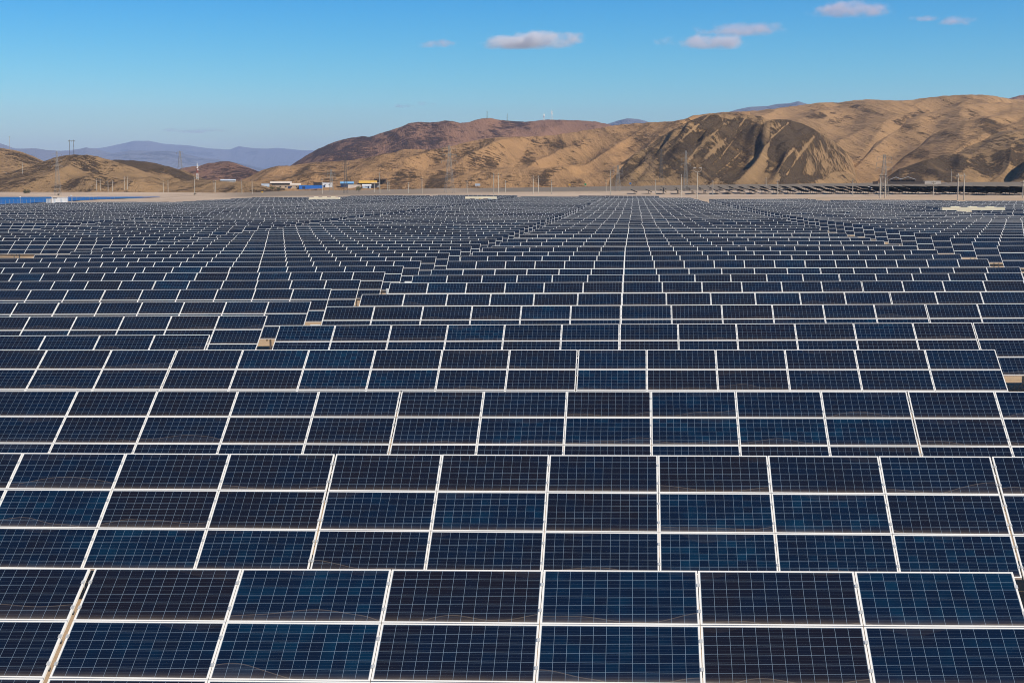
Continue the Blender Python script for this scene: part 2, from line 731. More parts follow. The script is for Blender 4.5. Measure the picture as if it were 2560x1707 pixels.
for i in range(3):
    put('M', 80, -27.9 + i * (TL + TG), i)


def corners(t):
    y, tl = t['y'], t['tilt']
    c, s = 3.02 * math.cos(tl), 3.02 * math.sin(tl)
    return [proj((t['x0'], y, t['zl'])), proj((t['x0'] + TL, y, t['zr'])),
            proj((t['x0'] + TL, y - c, t['zr'] - s)), proj((t['x0'], y - c, t['zl'] - s))]


for t in tables:
    P = corners(t)
    xs = [min(2560, max(0, p[0])) for p in P]
    t['seen'] = max(p[0] for p in P) > 0 and min(p[0] for p in P) < 2560
    wpx = max(0, min(2560, P[1][0]) - max(0, P[0][0]))
    t['area'] = wpx * (DY / t['y']) * (1 / t['y']) if t['seen'] else 0
order = sorted([t for t in tables if t['seen']], key=lambda t: -t['area'])
for n, t in enumerate(order):
    t['solo'] = n < 292

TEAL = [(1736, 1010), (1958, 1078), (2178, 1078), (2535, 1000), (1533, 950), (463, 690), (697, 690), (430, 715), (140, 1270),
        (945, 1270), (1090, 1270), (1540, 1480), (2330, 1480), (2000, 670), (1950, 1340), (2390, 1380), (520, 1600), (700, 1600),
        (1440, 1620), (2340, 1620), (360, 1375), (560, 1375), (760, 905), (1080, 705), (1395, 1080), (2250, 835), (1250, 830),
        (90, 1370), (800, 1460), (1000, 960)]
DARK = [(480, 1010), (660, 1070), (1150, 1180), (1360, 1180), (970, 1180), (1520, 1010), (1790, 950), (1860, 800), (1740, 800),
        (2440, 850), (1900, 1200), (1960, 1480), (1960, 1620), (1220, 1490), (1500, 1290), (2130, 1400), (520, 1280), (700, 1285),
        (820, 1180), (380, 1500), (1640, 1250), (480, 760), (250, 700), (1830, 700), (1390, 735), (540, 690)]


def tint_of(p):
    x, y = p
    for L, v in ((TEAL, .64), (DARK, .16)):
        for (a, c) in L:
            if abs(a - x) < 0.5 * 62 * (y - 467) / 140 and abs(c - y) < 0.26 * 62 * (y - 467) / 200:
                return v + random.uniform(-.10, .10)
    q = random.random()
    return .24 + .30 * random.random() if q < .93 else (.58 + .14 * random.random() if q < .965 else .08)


NUM = ['first', 'second', 'third', 'fourth', 'fifth', 'sixth', 'seventh', 'eighth', 'ninth', 'tenth', 'eleventh', 'twelfth',
       'thirteenth', 'fourteenth', 'fifteenth', 'sixteenth', 'seventeenth', 'eighteenth', 'nineteenth']
TENS = {20: ('twentieth', 'twenty'), 30: ('thirtieth', 'thirty'), 40: ('fortieth', 'forty'), 50: ('fiftieth', 'fifty'),
        60: ('sixtieth', 'sixty'), 70: ('seventieth', 'seventy')}


def nth(n):
    if n < 20:
        return NUM[n - 1]
    t, u = n // 10 * 10, n % 10
    return TENS[t][0] if u == 0 else TENS[t][1] + '-' + NUM[u - 1]


BN = {'M': 'middle block', 'L': 'left block', 'R': 'right block', 'LL': 'second left block', 'R2': 'outer right block',
      'L3': 'outer left block', 'L4': 'outermost left block', 'L5': 'leftmost block', 'N': ''}
NEARLAB = {
    (0, 0): 'nearest solar table at the lower left, cut off beside the narrow dark gap',
    (0, 1): 'nearest large solar table across the foreground, right of the narrow dark gap',
    (1, 0): 'solar table of the second row from the camera, cut by the left picture edge',
    (1, 1): 'solar table in the centre of the second row from the camera',
    (1, 2): 'solar table of the second row from the camera, cut by the right picture edge',
    (2, 0): 'solar table of the third row from the camera, at its left end',
    (2, 1): 'solar table of the third row from the camera with bright teal panels',
    (2, 2): 'solar table of the third row from the camera, cut by the right picture edge',
    (3, 0): 'solar table of the fourth row from the camera, cut by the left picture edge',
    (3, 1): 'solar table in the centre of the fourth row from the camera',
    (3, 2): 'solar table ending the fourth row beside the patch of bare sand'}
WHERE = ['left end table', 'centre table', 'right end table']

for t in tables:
    if not t.get('solo'):
        continue
    r, k, tl = t['r'], t['k'], t['tilt']
    if k == 'N':
        lab = NEARLAB[(r, t['i'])]
    else:
        lab = 'solar table, ' + WHERE[t['i']] + ' of the ' + nth(r + 1) + ' row, ' + BN[k]
    sl = math.atan2(t['zr'] - t['zl'], TL)
    root = thing('solar_table', (t['x0'] + TL / 2, t['y'], (t['zl'] + t['zr']) / 2 - ZT), lab, 'solar panels', 'rows of tilted solar tables in the field')
    root.rotation_euler = (0, -sl, 0)
    detailed = r <= 9
    jit = random.uniform(-.004, .004)
    for c in range(6):
        for l in range(3):
            px = -TL / 2 + W2 + c * PW
            p = slope_pt(px, H2 + l * PL, 0, tl)
            o = add('panel', ME_GLASS if detailed else ME_PANEL, root)
            o.location = p
            o.rotation_euler = (tl + random.uniform(-.003, .003), random.uniform(-.0015, .0015), 0)
            wp = root.location + p
            o.color = (tint_of(proj(wp)), random.random(), 0, 1)
            if detailed:
                fo = add('frame', ME_FRAME, o)
                fo.color = (1, 1, 1, 1)
    if detailed:
        pur, raf, pos = rack(tl)
        for nm, L in (('purlin', pur), ('rafter', raf), ('post', pos)):
            for mesh in L:
                add(nm, mesh, root)
    else:
        add('support_frame', ME_RACK, root)

# the rest of the field, one object
V, FC, MI, UV, TI, SE = [], [], [], [], [], []
for t in tables:
    if t.get('solo'):
        continue
    tl = t['tilt']
    ox, oy = t['x0'], t['y']
    sg = (t['zr'] - t['zl']) / TL
    seed0 = random.random()

    def wp(x, s, drop):
        q = slope_pt(x, s, drop, tl)
        V.append((ox + x, oy + q.y, t['zl'] + sg * x + q.z - ZT))
        return len(V) - 1
    for c in range(6):
        for l in range(3):
            x0, x1 = c * PW, c * PW + 2 * W2
            s0, s1 = l * PL, l * PL + 2 * H2
            FC.append((wp(x0, s1, 0), wp(x1, s1, 0), wp(x1, s0, 0), wp(x0, s0, 0)))
            MI.append(0); UV += [0, 0, 1, 0, 1, 1, 0, 1]
            q = random.random()
            TI.append(.24 + .30 * random.random() if q < .95 else (.62 if q < .97 else .06)); SE.append(random.random())
    sM = 3 * PL - GAP
    A = [wp(0, 0, .003), wp(TL, 0, .003), wp(TL, sM, .003), wp(0, sM, .003)]
    B = [wp(0, 0, .05), wp(TL, 0, .05), wp(TL, sM, .05), wp(0, sM, .05)]
    for q in range(4):
        FC.append((A[q], A[(q + 1) % 4], B[(q + 1) % 4], B[q])); MI.append(1); UV += [0] * 8; TI.append(0); SE.append(0)
    FC.append((B[0], B[1], B[2], B[3])); MI.append(2); UV += [0] * 8; TI.append(0); SE.append(0)
    for x in (1.6, 4.5, 7.5, 10.4):
        for s in (.55, 2.45):
            q = slope_pt(x, s, .06, tl)
            zt = t['zl'] + sg * x + q.z - ZT
            n = len(V)
            for zz in (zt, zt - q.z - .5):
                for (dx, dy) in ((0, 0), (.09, 0), (.09, .11), (0, .11)):
                    V.append((ox + x + dx, oy + q.y + dy, zz))
            for e in range(4):
                g = (e + 1) % 4
                FC.append((n + g, n + e, n + 4 + e, n + 4 + g)); MI.append(2); UV += [0] * 8; TI.append(0); SE.append(0)
me = bpy.data.meshes.new('distant_solar_tables')
me.from_pydata(V, [], FC)
for mm in (M_FAR, M_FRAME, M_GALV):
    me.materials.append(mm)
me.polygons.foreach_set('material_index', MI)
ul = me.uv_layers.new(name='UVMap'); ul.data.foreach_set('uv', UV)
a = me.attributes.new('tint', 'FLOAT', 'FACE'); a.data.foreach_set('value', TI)
a = me.attributes.new('seed', 'FLOAT', 'FACE'); a.data.foreach_set('value', SE)
o = add('distant_solar_tables', me)
o.color = (0, 0, 0, 1)
tag(o, 'far dark blue rows of solar tables merging towards the desert hills', 'solar panels', kind='stuff')

# ----------------------------------------------------------------- hills


def hill_mat(name, sand, sand2, rock, rock2, ang=48, fine=.11, rugged=1.0):
    m, nt, b = new_mat(name)
    X.nt = nt
    tc = nt.nodes.new('ShaderNodeTexCoord')
    ob = tc.outputs['Object']
    at = nt.nodes.new('ShaderNodeAttribute'); at.attribute_name = 'rock'
    gu = nt.nodes.new('ShaderNodeAttribute'); gu.attribute_name = 'gully'
    rk = X(at.outputs['Fac'])
    g = X(gu.outputs['Fac'])
    rot = mapping(nt, ob, (1, 1, 1), (0, R(ang), 0))          # x across the runs, z along them
    big = noise_n(nt, ob, fine * .10, 5, .6)
    st = noise_n(nt, mapping(nt, rot, (fine * .50, fine * .03, fine * .07)), 1.0, 6, .7)
    st2 = noise_n(nt, mapping(nt, rot, (fine * .16, fine * .02, fine * .03)), 1.0, 3, .6)
    fn = noise_n(nt, ob, fine, 7, .75)
    fn2 = noise_n(nt, ob, fine * 6, 3, .7)
    base = mixc(nt, (big * 2.2 - .6).clamp(), sand, sand2)
    base = mixc(nt, ((st - .48) * 5.0).clamp() * (.7 * rugged * rugged), base, rock2)
    base = mixc(nt, ((fn - .55) * 3.0).clamp() * .5, base, sand2)
    mask = ((rk * 1.25 + (fn - .5) * 6.0 * rugged + (st - .5) * 4.5 * rugged + (g - .4) * .5 + (fn2 - .5) * 2.6 - .62) * 1.9).clamp() * .92
    rc = mixc(nt, (fn2 * 2.6 - .8).clamp(), rock, rock2)
    vein = (((st2 - .5).abs()) / .012)
    vein = (vein * vein * -1.0)._op('EXPONENT') * ((big - .40) * 5.0).clamp() * .65
    col = mixc(nt, mask, base, rc)
    col = mixc(nt, vein, col, sand)
    col = mixc(nt, ((fn2 - .56) * 4.0).clamp() * (.55 * rugged), col, rock)
    nt.links.new(col, b.inputs['Base Color'])
    b.inputs['Roughness'].default_value = 1.0
    b.inputs['Specular IOR Level'].default_value = .05
    bmp = nt.nodes.new('ShaderNodeBump')
    bmp.inputs['Strength'].default_value = 1.0
    bmp.inputs['Distance'].default_value = .9 / fine
    nt.links.new((fn * (mask * .8 + .25) + st * .7 + fn2 * mask * .22).v, bmp.inputs['Height'])
    nt.links.new(bmp.outputs[0], b.inputs['Normal'])
    return m


def ell(x, y, L):
    w = 0.0
    for (cx, cy, rx, ry, an, s) in L:
        c, sn = math.cos(R(an)), math.sin(R(an))
        dx, dy = x - cx, y - cy
        p, q = (dx * c + dy * sn) / rx, (-dx * sn + dy * c) / ry
        d = p * p + q * q
        if d < 1.6:
            w = max(w, s * (1 - smooth(.05, 1.7, d)))
    return w


def line_w(x, y, L):
    w = 0.0
    for (pts, wd) in L:
        for (ax, ay), (bx, by) in zip(pts, pts[1:]):
            dx, dy = bx - ax, by - ay
            t = max(0, min(1, ((x - ax) * dx + (y - ay) * dy) / (dx * dx + dy * dy)))
            d = math.hypot(x - ax - t * dx, y - ay - t * dy)
            if d < wd * 1.3:
                w = max(w, 1 - smooth(.2 * wd, 1.3 * wd, d))
    return w


def hill(name, sky, rf, rr, mat, foot=None, rocks_shade=(), rock0=0.0, relief=(.13, .07, .035), wave=(170, 70, 28), skew=.9, q=1.0, step=2.0,
         rows=54, jag=1.0, seed=0.0, paths=(), back=.6, rv=.12, lines=()):
    """Real heightfield from a foot at distance rf to a ridge at distance rr (metres), falling again behind.
    sky: the ridge line (photograph columns/rows in 2352-wide pixels); rocks: outcrops of dark rock, and shade painted in the rock tone; paths: pale sand runs."""
    x0, x1 = sky[0][0], sky[-1][0]
    n = int((x1 - x0) / step) + 1
    cols = [x0 + (x1 - x0) * i / (n - 1) for i in range(n)]
    fpx = foot
    verts, rk, gul = [], [], []
    nb = max(4, rows // 5)
    for x in cols:
        ys = lerp_list(sky, x)
        jg = jag * (noise.noise(Vector((x * .06, seed, 3.1))) * 1.2 + noise.noise(Vector((x * .23, seed, 7.7))) * .5)
        d = ray(x * S2, 467)
        a = math.atan2(d.x, d.y)
        r_f = rf(x) if callable(rf) else rf
        r_r = (rr(x) if callable(rr) else rr)
        r_r = r_f + (r_r - r_f) * (1 + rv * noise.noise(Vector((x * .012, seed + 9, 0))))
        er = (on_r(x * S2, ys * S2, 1000).z - HC) / 1000
        ej = -jg * S2 / F
        if fpx:
            ef = (on_r(x * S2, lerp_list(fpx, x) * S2, 1000).z - HC) / 1000
        else:
            ef = (ground_z(r_f * math.sin(a), r_f * math.cos(a)) - 3 - HC) / r_f
        er = max(er, ef + .0005)
        for j in range(rows + 1):
            t = j / rows
            rad = r_f + (r_r - r_f) * t
            qq = 1 - (1 - t) ** (1.0 + .7 * q)
            s = a * r_r - skew * (r_r - r_f) * .30 * t + seed * 100 + 18 * noise.noise(Vector((a * r_r / 60, t * 3, seed)))
            env = min(1, t * 4) * min(1, (1 - t) * 3.5)
            wv = Vector((s / wave[0], t * (r_r - r_f) / wave[0] * .26, seed))
            n1 = 1 - 2 * abs(noise.noise(wv))
            wv = Vector((s / wave[1], t * (r_r - r_f) / wave[1] * .22, seed + 5))
            n2 = 1 - 2 * abs(noise.noise(wv))
            wv = Vector((s / wave[2], t * (r_r - r_f) / wave[2] * .3, seed + 8))
            n3 = noise.noise(wv)
            dsp = 1.9 * (relief[0] * (n1 - .55) + relief[1] * (n2 - .5) + relief[2] * n3) * env
            e = ef + (er - ef) * min(1.0 - .02 * (1 - t), max(0, qq + dsp))
            e += ej * smooth(.75, 1.0, t)
            z = HC + e * rad
            verts.append((rad * math.sin(a), rad * math.cos(a), z))
            ypx = (CY - F * math.tan(math.atan(e) + 0 + TH - 0)) / S2 if False else None
            # picture row of this point (2352 px) only serves to look up where the outcrops and the painted shade lie
            yy = proj(verts[-1])[1] / S2
            w = rock0 + ell(x, yy, rocks_shade)
            w -= ell(x, yy, paths)
            if lines:
                w -= 1.25 * line_w(x, yy, lines)
            rk.append(max(-1.6, w - .25 * (n2 - .4)))
            gul.append(n1)
        zr = verts[-1][2]
        for j in range(1, nb + 1):
            t = j / nb
            rad = r_r + (r_r - r_f) * back * t
            verts.append((rad * math.sin(a), rad * math.cos(a), zr + (HC + ef * r_f - 5 - zr) * (t ** 1.3)))
            rk.append(rock0); gul.append(0)
    m_ = rows + 1 + nb
    faces = []
    for i in range(n - 1):
        for j in range(m_ - 1):
            p = i * m_ + j
            faces.append((p, p + m_, p + m_ + 1, p + 1))
    me = bpy.data.meshes.new(name)
    me.from_pydata(verts, [], faces)
    at = me.attributes.new('rock', 'FLOAT', 'POINT'); at.data.foreach_set('value', rk)
    at = me.attributes.new('gully', 'FLOAT', 'POINT'); at.data.foreach_set('value', gul)
    me.materials.append(mat)
    me.polygons.foreach_set('use_smooth', [True] * len(faces))
    o = add(name, me)
    tag(o, kind='structure')
    SURF.append(BVHTree.FromPolygons(verts, faces))
    return o


H_TAN = hill_mat('tan_hillside', (.425, .245, .112), (.275, .160, .076), (.070, .050, .034), (.160, .104, .056))
H_SAND = hill_mat('sandy_hillside', (.435, .258, .122), (.265, .162, .082), (.075, .055, .038), (.170, .115, .064), rugged=.62)
H_OLIVE = hill_mat('olive_hillside', (.340, .210, .102), (.210, .135, .070), (.070, .052, .038), (.165, .112, .066))
H_RED = hill_mat('red_brown_mountain', (.290, .155, .092), (.190, .105, .068), (.046, .033, .032), (.115, .068, .050), fine=.045)
H_FAR = hill_mat('far_mountain_rock', (.15, .14, .15), (.13, .12, .13), (.10, .10, .11), (.12, .11, .12), fine=.002)

# far ranges, tens of kilometres away
hill('far_mountain', [(-760, 412), (-560, 372), (-260, 330), (-90, 305), (0, 328), (35, 341), (48, 342), (85, 341), (110, 345), (160, 348), (200, 339), (260, 352), (300, 346), (345, 347),
                      (390, 347), (420, 352), (460, 362), (500, 366), (560, 377), (600, 386), (660, 396), (760, 400)], 22000, 26000, H_FAR, foot=[(-800, 420), (800, 420)],
     relief=(.05, .03, .0), wave=(3000, 1300, 500), rows=18, step=4, jag=.4, seed=2)
hill('far_mountain', [(-800, 414), (-620, 360), (-300, 350), (100, 352), (190, 342), (235, 340), (285, 330), (310, 324), (345, 324), (380, 331), (430, 334), (480, 341), (530, 344), (550, 336),
                      (575, 340), (610, 342), (640, 340), (700, 346), (760, 346), (900, 348)], 33000, 39500, H_FAR, foot=[(-300, 420), (900, 420)],
     relief=(.05, .03, .0), wave=(4000, 1600, 700), rows=18, step=4, jag=.4, seed=3)
hill('far_mountain', [(1340, 300), (1395, 285), (1420, 277), (1440, 272), (1465, 274), (1490, 281), (1540, 296)], 14000, 17000, H_FAR,
     foot=[(1300, 420), (1600, 420)], relief=(.06, .04, .0), wave=(2000, 800, 300), rows=18, step=3, jag=.3, seed=4)
hill('far_mountain', [(1640, 268), (1690, 252), (1720, 246), (1760, 244), (1785, 239), (1810, 238), (1830, 233), (1850, 239), (1930, 255)], 14000, 17000, H_FAR,
     foot=[(1600, 420), (1950, 420)], relief=(.06, .04, .0), wave=(2000, 800, 300), rows=18, step=3, jag=.3, seed=5)

# the red-brown mountain behind
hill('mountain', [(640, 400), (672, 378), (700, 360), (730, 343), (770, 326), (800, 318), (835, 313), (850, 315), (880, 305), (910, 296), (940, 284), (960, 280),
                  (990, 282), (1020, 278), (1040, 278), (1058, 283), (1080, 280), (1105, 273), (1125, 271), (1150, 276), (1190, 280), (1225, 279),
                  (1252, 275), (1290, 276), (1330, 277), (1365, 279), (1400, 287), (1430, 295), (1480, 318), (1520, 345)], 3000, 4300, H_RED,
     foot=[(600, 425), (1600, 400)], rocks_shade=[(745, 345, 34, 14, -10, 1.3), (770, 350, 120, 34, -22, .5), (800, 332, 90, 16, -22, .55), (900, 310, 40, 10, 30, .9), (985, 325, 110, 9, -5, .35),  # broad left ellipse paints the flank's shade in the rock tone
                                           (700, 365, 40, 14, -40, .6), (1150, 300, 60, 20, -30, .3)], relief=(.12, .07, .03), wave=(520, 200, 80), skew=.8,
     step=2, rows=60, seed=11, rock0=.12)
hill('mountain', [(395, 395), (420, 386), (440, 383), (460, 381), (480, 375), (505, 372), (525, 370), (545, 376), (565, 383), (580, 389), (620, 402), (680, 418)],
     2600, 3100, H_RED, foot=[(380, 425), (700, 425)], relief=(.12, .06, .03), wave=(260, 110, 45), rows=40, seed=12, rock0=.15)
hill('mountain', [(2280, 240), (2305, 229), (2330, 221), (2352, 218), (2400, 214), (2500, 230)], 4200, 5000, H_RED, foot=[(2200, 400), (2560, 400)],
     relief=(.1, .05, .03), wave=(420, 160, 70), rows=30, seed=13, rock0=.3)

# left hills
hill('hill', [(-620, 430), (-480, 395), (-260, 360), (-120, 345), (-40, 338), (0, 340), (25, 343), (45, 347), (65, 354), (85, 362), (105, 372), (150, 392), (200, 412)], 1500, 2050, H_OLIVE,
     rocks_shade=[(60, 365, 60, 12, 20, .5)], relief=(.14, .06, .03), wave=(200, 80, 35), seed=21, rock0=.1)
hill('hill', [(-180, 432), (-120, 416), (-40, 408), (0, 402), (60, 385), (110, 368), (140, 359), (162, 356), (185, 356), (205, 356), (225, 360), (245, 365), (265, 371), (300, 382),
              (340, 397), (375, 410), (430, 424)], 1340, 1640, H_OLIVE,
     rocks_shade=[(200, 375, 50, 22, 30, .6), (170, 420, 80, 10, -20, .4), (240, 415, 30, 16, 20, .4)], paths=[(150, 400, 60, 16, 0, .3)],
     relief=(.20, .08, .04), wave=(130, 55, 24), seed=22, rock0=.15, skew=.5)
hill('hill', [(200, 385), (245, 368), (270, 367), (305, 369), (340, 372), (370, 378), (400, 386), (425, 392), (450, 403), (475, 414), (500, 424)], 1450, 1900, H_OLIVE,
     rocks_shade=[(300, 380, 90, 14, 8, .8), (400, 395, 60, 10, 25, .7)], relief=(.15, .07, .04), wave=(160, 60, 26), seed=23, rock0=.25)
hill('hill', [(360, 430), (395, 420), (430, 416), (470, 414), (520, 414), (550, 416), (575, 418), (620, 424), (660, 432)], 1330, 1560, H_OLIVE,
     relief=(.2, .1, .04), wave=(110, 45, 20), seed=24, rock0=0)
hill('hill', [(520, 431), (545, 422), (565, 418), (585, 417), (605, 421), (630, 428), (655, 434)], 1280, 1400, H_OLIVE, relief=(.2, .1, .04), wave=(60, 28, 14), rows=36,
     seed=25, rock0=.1)

# main tan range
hill('hill', [(545, 418), (575, 405), (600, 392), (620, 386), (640, 381), (668, 381), (690, 378), (720, 373), (760, 371), (800, 369), (850, 362), (882, 353), (905, 350),
              (930, 343), (960, 343), (985, 345), (1010, 341), (1045, 334), (1075, 326), (1110, 319), (1150, 315), (1210, 314), (1260, 312), (1300, 307),
              (1340, 300), (1380, 294), (1425, 286), (1470, 283), (1500, 281), (1545, 279), (1570, 274), (1590, 266), (1620, 262), (1660, 258), (1720, 256)],
     lambda x: 1400, lambda x: 2100 + .25 * (x - 600), H_TAN,
     rocks_shade=[(700, 400, 70, 22, 70, .35), (760, 385, 20, 30, 80, .3), (930, 405, 45, 18, -25, .75), (1010, 408, 30, 16, -30, .8), (900, 370, 40, 16, -50, .4),
            (1100, 360, 60, 22, 10, .38), (1050, 385, 80, 20, -40, .32), (1290, 333, 14, 9, 20, .8), (1330, 330, 10, 14, 80, .7), (1215, 372, 12, 22, -60, .5),
            (1255, 405, 30, 12, -50, .6), (1240, 320, 60, 8, 5, .25), (1450, 340, 30, 10, -35, .4), (1000, 350, 40, 12, -10, .3)],
     paths=[(1170, 370, 16, 60, 35, .5), (1330, 380, 60, 30, -30, .3), (640, 400, 10, 25, 10, .4)],
     relief=(.16, .07, .03), wave=(230, 90, 36), seed=31, rock0=.08, skew=.6, rows=80)
hill('hill', [(1480, 330), (1560, 290), (1620, 268), (1660, 259), (1700, 257), (1740, 254), (1800, 247), (1850, 240), (1880, 236), (1920, 236), (1950, 232), (1985, 229),
              (2020, 230), (2060, 232), (2095, 229), (2130, 224), (2170, 220), (2210, 218), (2250, 218), (2280, 221), (2310, 227), (2352, 231), (2420, 232), (2560, 250), (2760, 330), (2900, 410)],
     1900, 3000, H_SAND, foot=[(1400, 420), (2600, 410), (2950, 415)],
     rocks_shade=[(1870, 267, 26, 8, -5, .8), (1960, 245, 14, 4, -10, .7), (1910, 258, 10, 3, -5, .6), (1940, 272, 60, 8, -12, .35), (2085, 270, 40, 10, -20, .45)],
     relief=(.17, .06, .02), wave=(330, 130, 50), seed=32, skew=.8, rows=80, rock0=-.05)
# spur ridges on the right, each nearer than the last
hill('hill', [(1890, 400), (1930, 368), (1960, 340), (2000, 312), (2040, 293), (2080, 274), (2110, 263), (2150, 255), (2200, 243), (2250, 237), (2300, 236), (2352, 240),
              (2420, 245), (2560, 270), (2800, 415)], 1800, 2500, H_SAND, foot=[(1850, 425), (2600, 415)],
     rocks_shade=[(1985, 318, 22, 12, -30, .8), (1965, 345, 30, 9, -40, .75), (2080, 295, 26, 9, -20, .5), (2235, 270, 26, 14, 40, .55), (2120, 280, 60, 10, -20, .35)],
     relief=(.14, .06, .02), wave=(300, 110, 40), seed=33, skew=.9, rows=70, rock0=-.02)
hill('hill', [(2010, 412), (2035, 385), (2060, 364), (2090, 342), (2105, 333), (2135, 312), (2170, 293), (2210, 277), (2250, 268), (2300, 264), (2352, 262), (2560, 280), (2780, 415)],
     1650, 2150, H_SAND, foot=[(1980, 428), (2600, 420)],
     rocks_shade=[(2100, 350, 40, 18, 15, .75), (2190, 322, 40, 14, 30, .45), (2275, 295, 40, 16, 35, .5), (2060, 368, 30, 8, -38, .6)],
     paths=[(2165, 350, 50, 12, -15, .5)], relief=(.14, .06, .03), wave=(220, 80, 32), seed=34, skew=.8, rows=60, rock0=.02)
hill('hill', [(2080, 420), (2130, 385), (2165, 357), (2200, 340), (2235, 322), (2270, 307), (2310, 300), (2352, 297), (2420, 290), (2560, 300), (2760, 418)], 1560, 1900, H_OLIVE,
     foot=[(2050, 428), (2600, 424)], rocks_shade=[(2340, 305, 40, 14, -20, .5)], relief=(.12, .05, .03), wave=(200, 80, 32), seed=35, skew=.8, rows=50, rock0=0)
hill('hill', [(2000, 428), (2020, 420), (2045, 402), (2065, 388), (2085, 382), (2105, 374), (2130, 366), (2165, 356), (2200, 352), (2230, 356), (2260, 349), (2290, 338),
              (2320, 326), (2352, 317), (2420, 305), (2560, 300), (2700, 350), (2800, 418)], 1420, 1640, H_OLIVE,
     rocks_shade=[(2060, 402, 30, 10, -45, 1.0), (2110, 385, 36, 16, 0, 1.0), (2160, 385, 30, 22, 20, 1.0), (2200, 378, 24, 22, 30, 1.0), (2245, 372, 22, 20, 20, .9),
            (2265, 395, 20, 18, 10, 1.0), (2290, 372, 20, 30, 20, .9), (2330, 360, 24, 34, 10, 1.1), (2100, 410, 50, 14, -10, .8), (2180, 408, 40, 14, 20, .7)],
     paths=[(2130, 412, 16, 10, 30, .6), (2215, 405, 14, 12, 60, .6), (2080, 424, 120, 6, 0, .7), (2280, 424, 120, 9, 0, .8), (2312, 395, 10, 20, 10, .6)],
     relief=(.26, .14, .06), wave=(95, 42, 18), seed=36, rock0=.18, skew=.3, rows=60, step=1.6)
# dark rocky spur in front
hill('hill', [(1300, 432), (1340, 418), (1385, 404), (1420, 380), (1455, 355), (1490, 335), (1520, 312), (1555, 293), (1585, 277), (1615, 266), (1640, 262), (1665, 262),
              (1690, 268), (1715, 264), (1745, 268), (1765, 276), (1790, 274), (1815, 277), (1840, 284), (1865, 295), (1890, 311), (1915, 327), (1938, 345),
              (1955, 366), (1965, 388), (1968, 405), (1978, 424), (1990, 432)],
     lambda x: 1390 + 260 * smooth(1800, 1975, x), lambda x: 1760 + 300 * smooth(1800, 1975, x), H_OLIVE,
     rocks_shade=[(1640, 290, 70, 20, 20, .9), (1600, 330, 50, 40, -35, .85), (1540, 360, 30, 30, -40, .6), (1520, 395, 20, 20, 20, .75), (1570, 385, 20, 30, 10, .8), (1660, 370, 60, 34, -40, 1.1),
            (1700, 320, 40, 50, 10, 1.0), (1690, 400, 36, 16, -10, 1.1), (1800, 340, 34, 60, 30, 1.05), (1830, 300, 50, 20, 25, .8), (1820, 390, 26, 40, 30, 1.1),
            (1850, 410, 40, 12, 10, .9), (1870, 325, 30, 20, 30, .6), (1930, 370, 36, 20, 50, .35), (1450, 385, 40, 10, -35, .7), (1880, 415, 20, 8, 10, .8)],
     paths=[(1757, 330, 8, 60, 4, 1.3), (1745, 380, 14, 30, 20, 1.3), (1725, 412, 36, 12, -20, 1.2), (1500, 420, 120, 9, -3, .8), (1770, 418, 30, 10, -30, 1.1), (1640, 345, 50, 5, -45, .7),
            (1590, 360, 50, 5, -48, .7), (1655, 405, 50, 5, -45, .7), (1790, 370, 45, 5, -42, .7), (1400, 420, 60, 10, -10, .5), (1860, 380, 8, 26, -10, .5), (1900, 420, 40, 8, 0, .5)],
     lines=[([(1626, 266), (1568, 316)], 2.6), ([(1657, 264), (1658, 279), (1675, 295)], 1.8), ([(1712, 268), (1691, 300)], 1.8),
            ([(1663, 285), (1601, 340), (1579, 371), (1548, 396)], 2.0), ([(1702, 299), (1667, 344), (1653, 363), (1630, 383)], 1.8),
            ([(1743, 324), (1700, 351), (1675, 375), (1645, 400)], 2.2), ([(1482, 342), (1509, 383)], 2.0), ([(1562, 320), (1525, 353)], 2.2),
            ([(1759, 276), (1753, 324), (1748, 345)], 4.5), ([(1748, 345), (1736, 372), (1724, 392), (1705, 418)], 9), ([(1808, 283), (1782, 307), (1763, 322)], 2.0),
            ([(1868, 314), (1836, 354), (1806, 403)], 3.2), ([(1820, 343), (1779, 401)], 3.2), ([(1881, 322), (1894, 358)], 2.0)],
     relief=(.17, .12, .07), wave=(120, 48, 17), seed=37, rock0=.16, skew=.75, rows=86, step=1.5)

# ----------------------------------------------------------------- reservoir at the left
m, nt, b = new_mat('blue_water')
X.nt = nt
tc = nt.nodes.new('ShaderNodeTexCoord')
f = noise_n(nt, mapping(nt, tc.outputs['Object'], (.02, .15, 1)), 1.0, 3)
nt.links.new(ramp(nt, f, [(.3, (.003, .060, .230)), (.7, (.006, .090, .300))]), b.inputs['Base Color'])
b.inputs['Roughness'].default_value = .35
b.inputs['Specular IOR Level'].default_value = .06
zw = HC - 7.1
near_edge = [(-300, 514), (0, 511), (120, 505.5), (250, 498.5), (400, 493.0)]
vv, ff = [], []
cols_ = list(range(-300, 401, 20))
for x in cols_:
    a_ = ray(x, 467)
    az_ = math.atan2(a_.x, a_.y)
    for yy in (lerp_list(near_edge, x), 490.8 + .6 * noise.noise(Vector((x * .02, 0, 0)))):
        d = ray(x, yy)
        tt = (zw - HC) / d.z
        vv.append(tuple(CAM + d * tt))
for i in range(len(cols_) - 1):
    ff.append((2 * i, 2 * i + 2, 2 * i + 3, 2 * i + 1))
me = bpy.data.meshes.new('water'); me.from_pydata(vv, [], ff); me.materials.append(m)
tag(add('water', me), kind='structure')

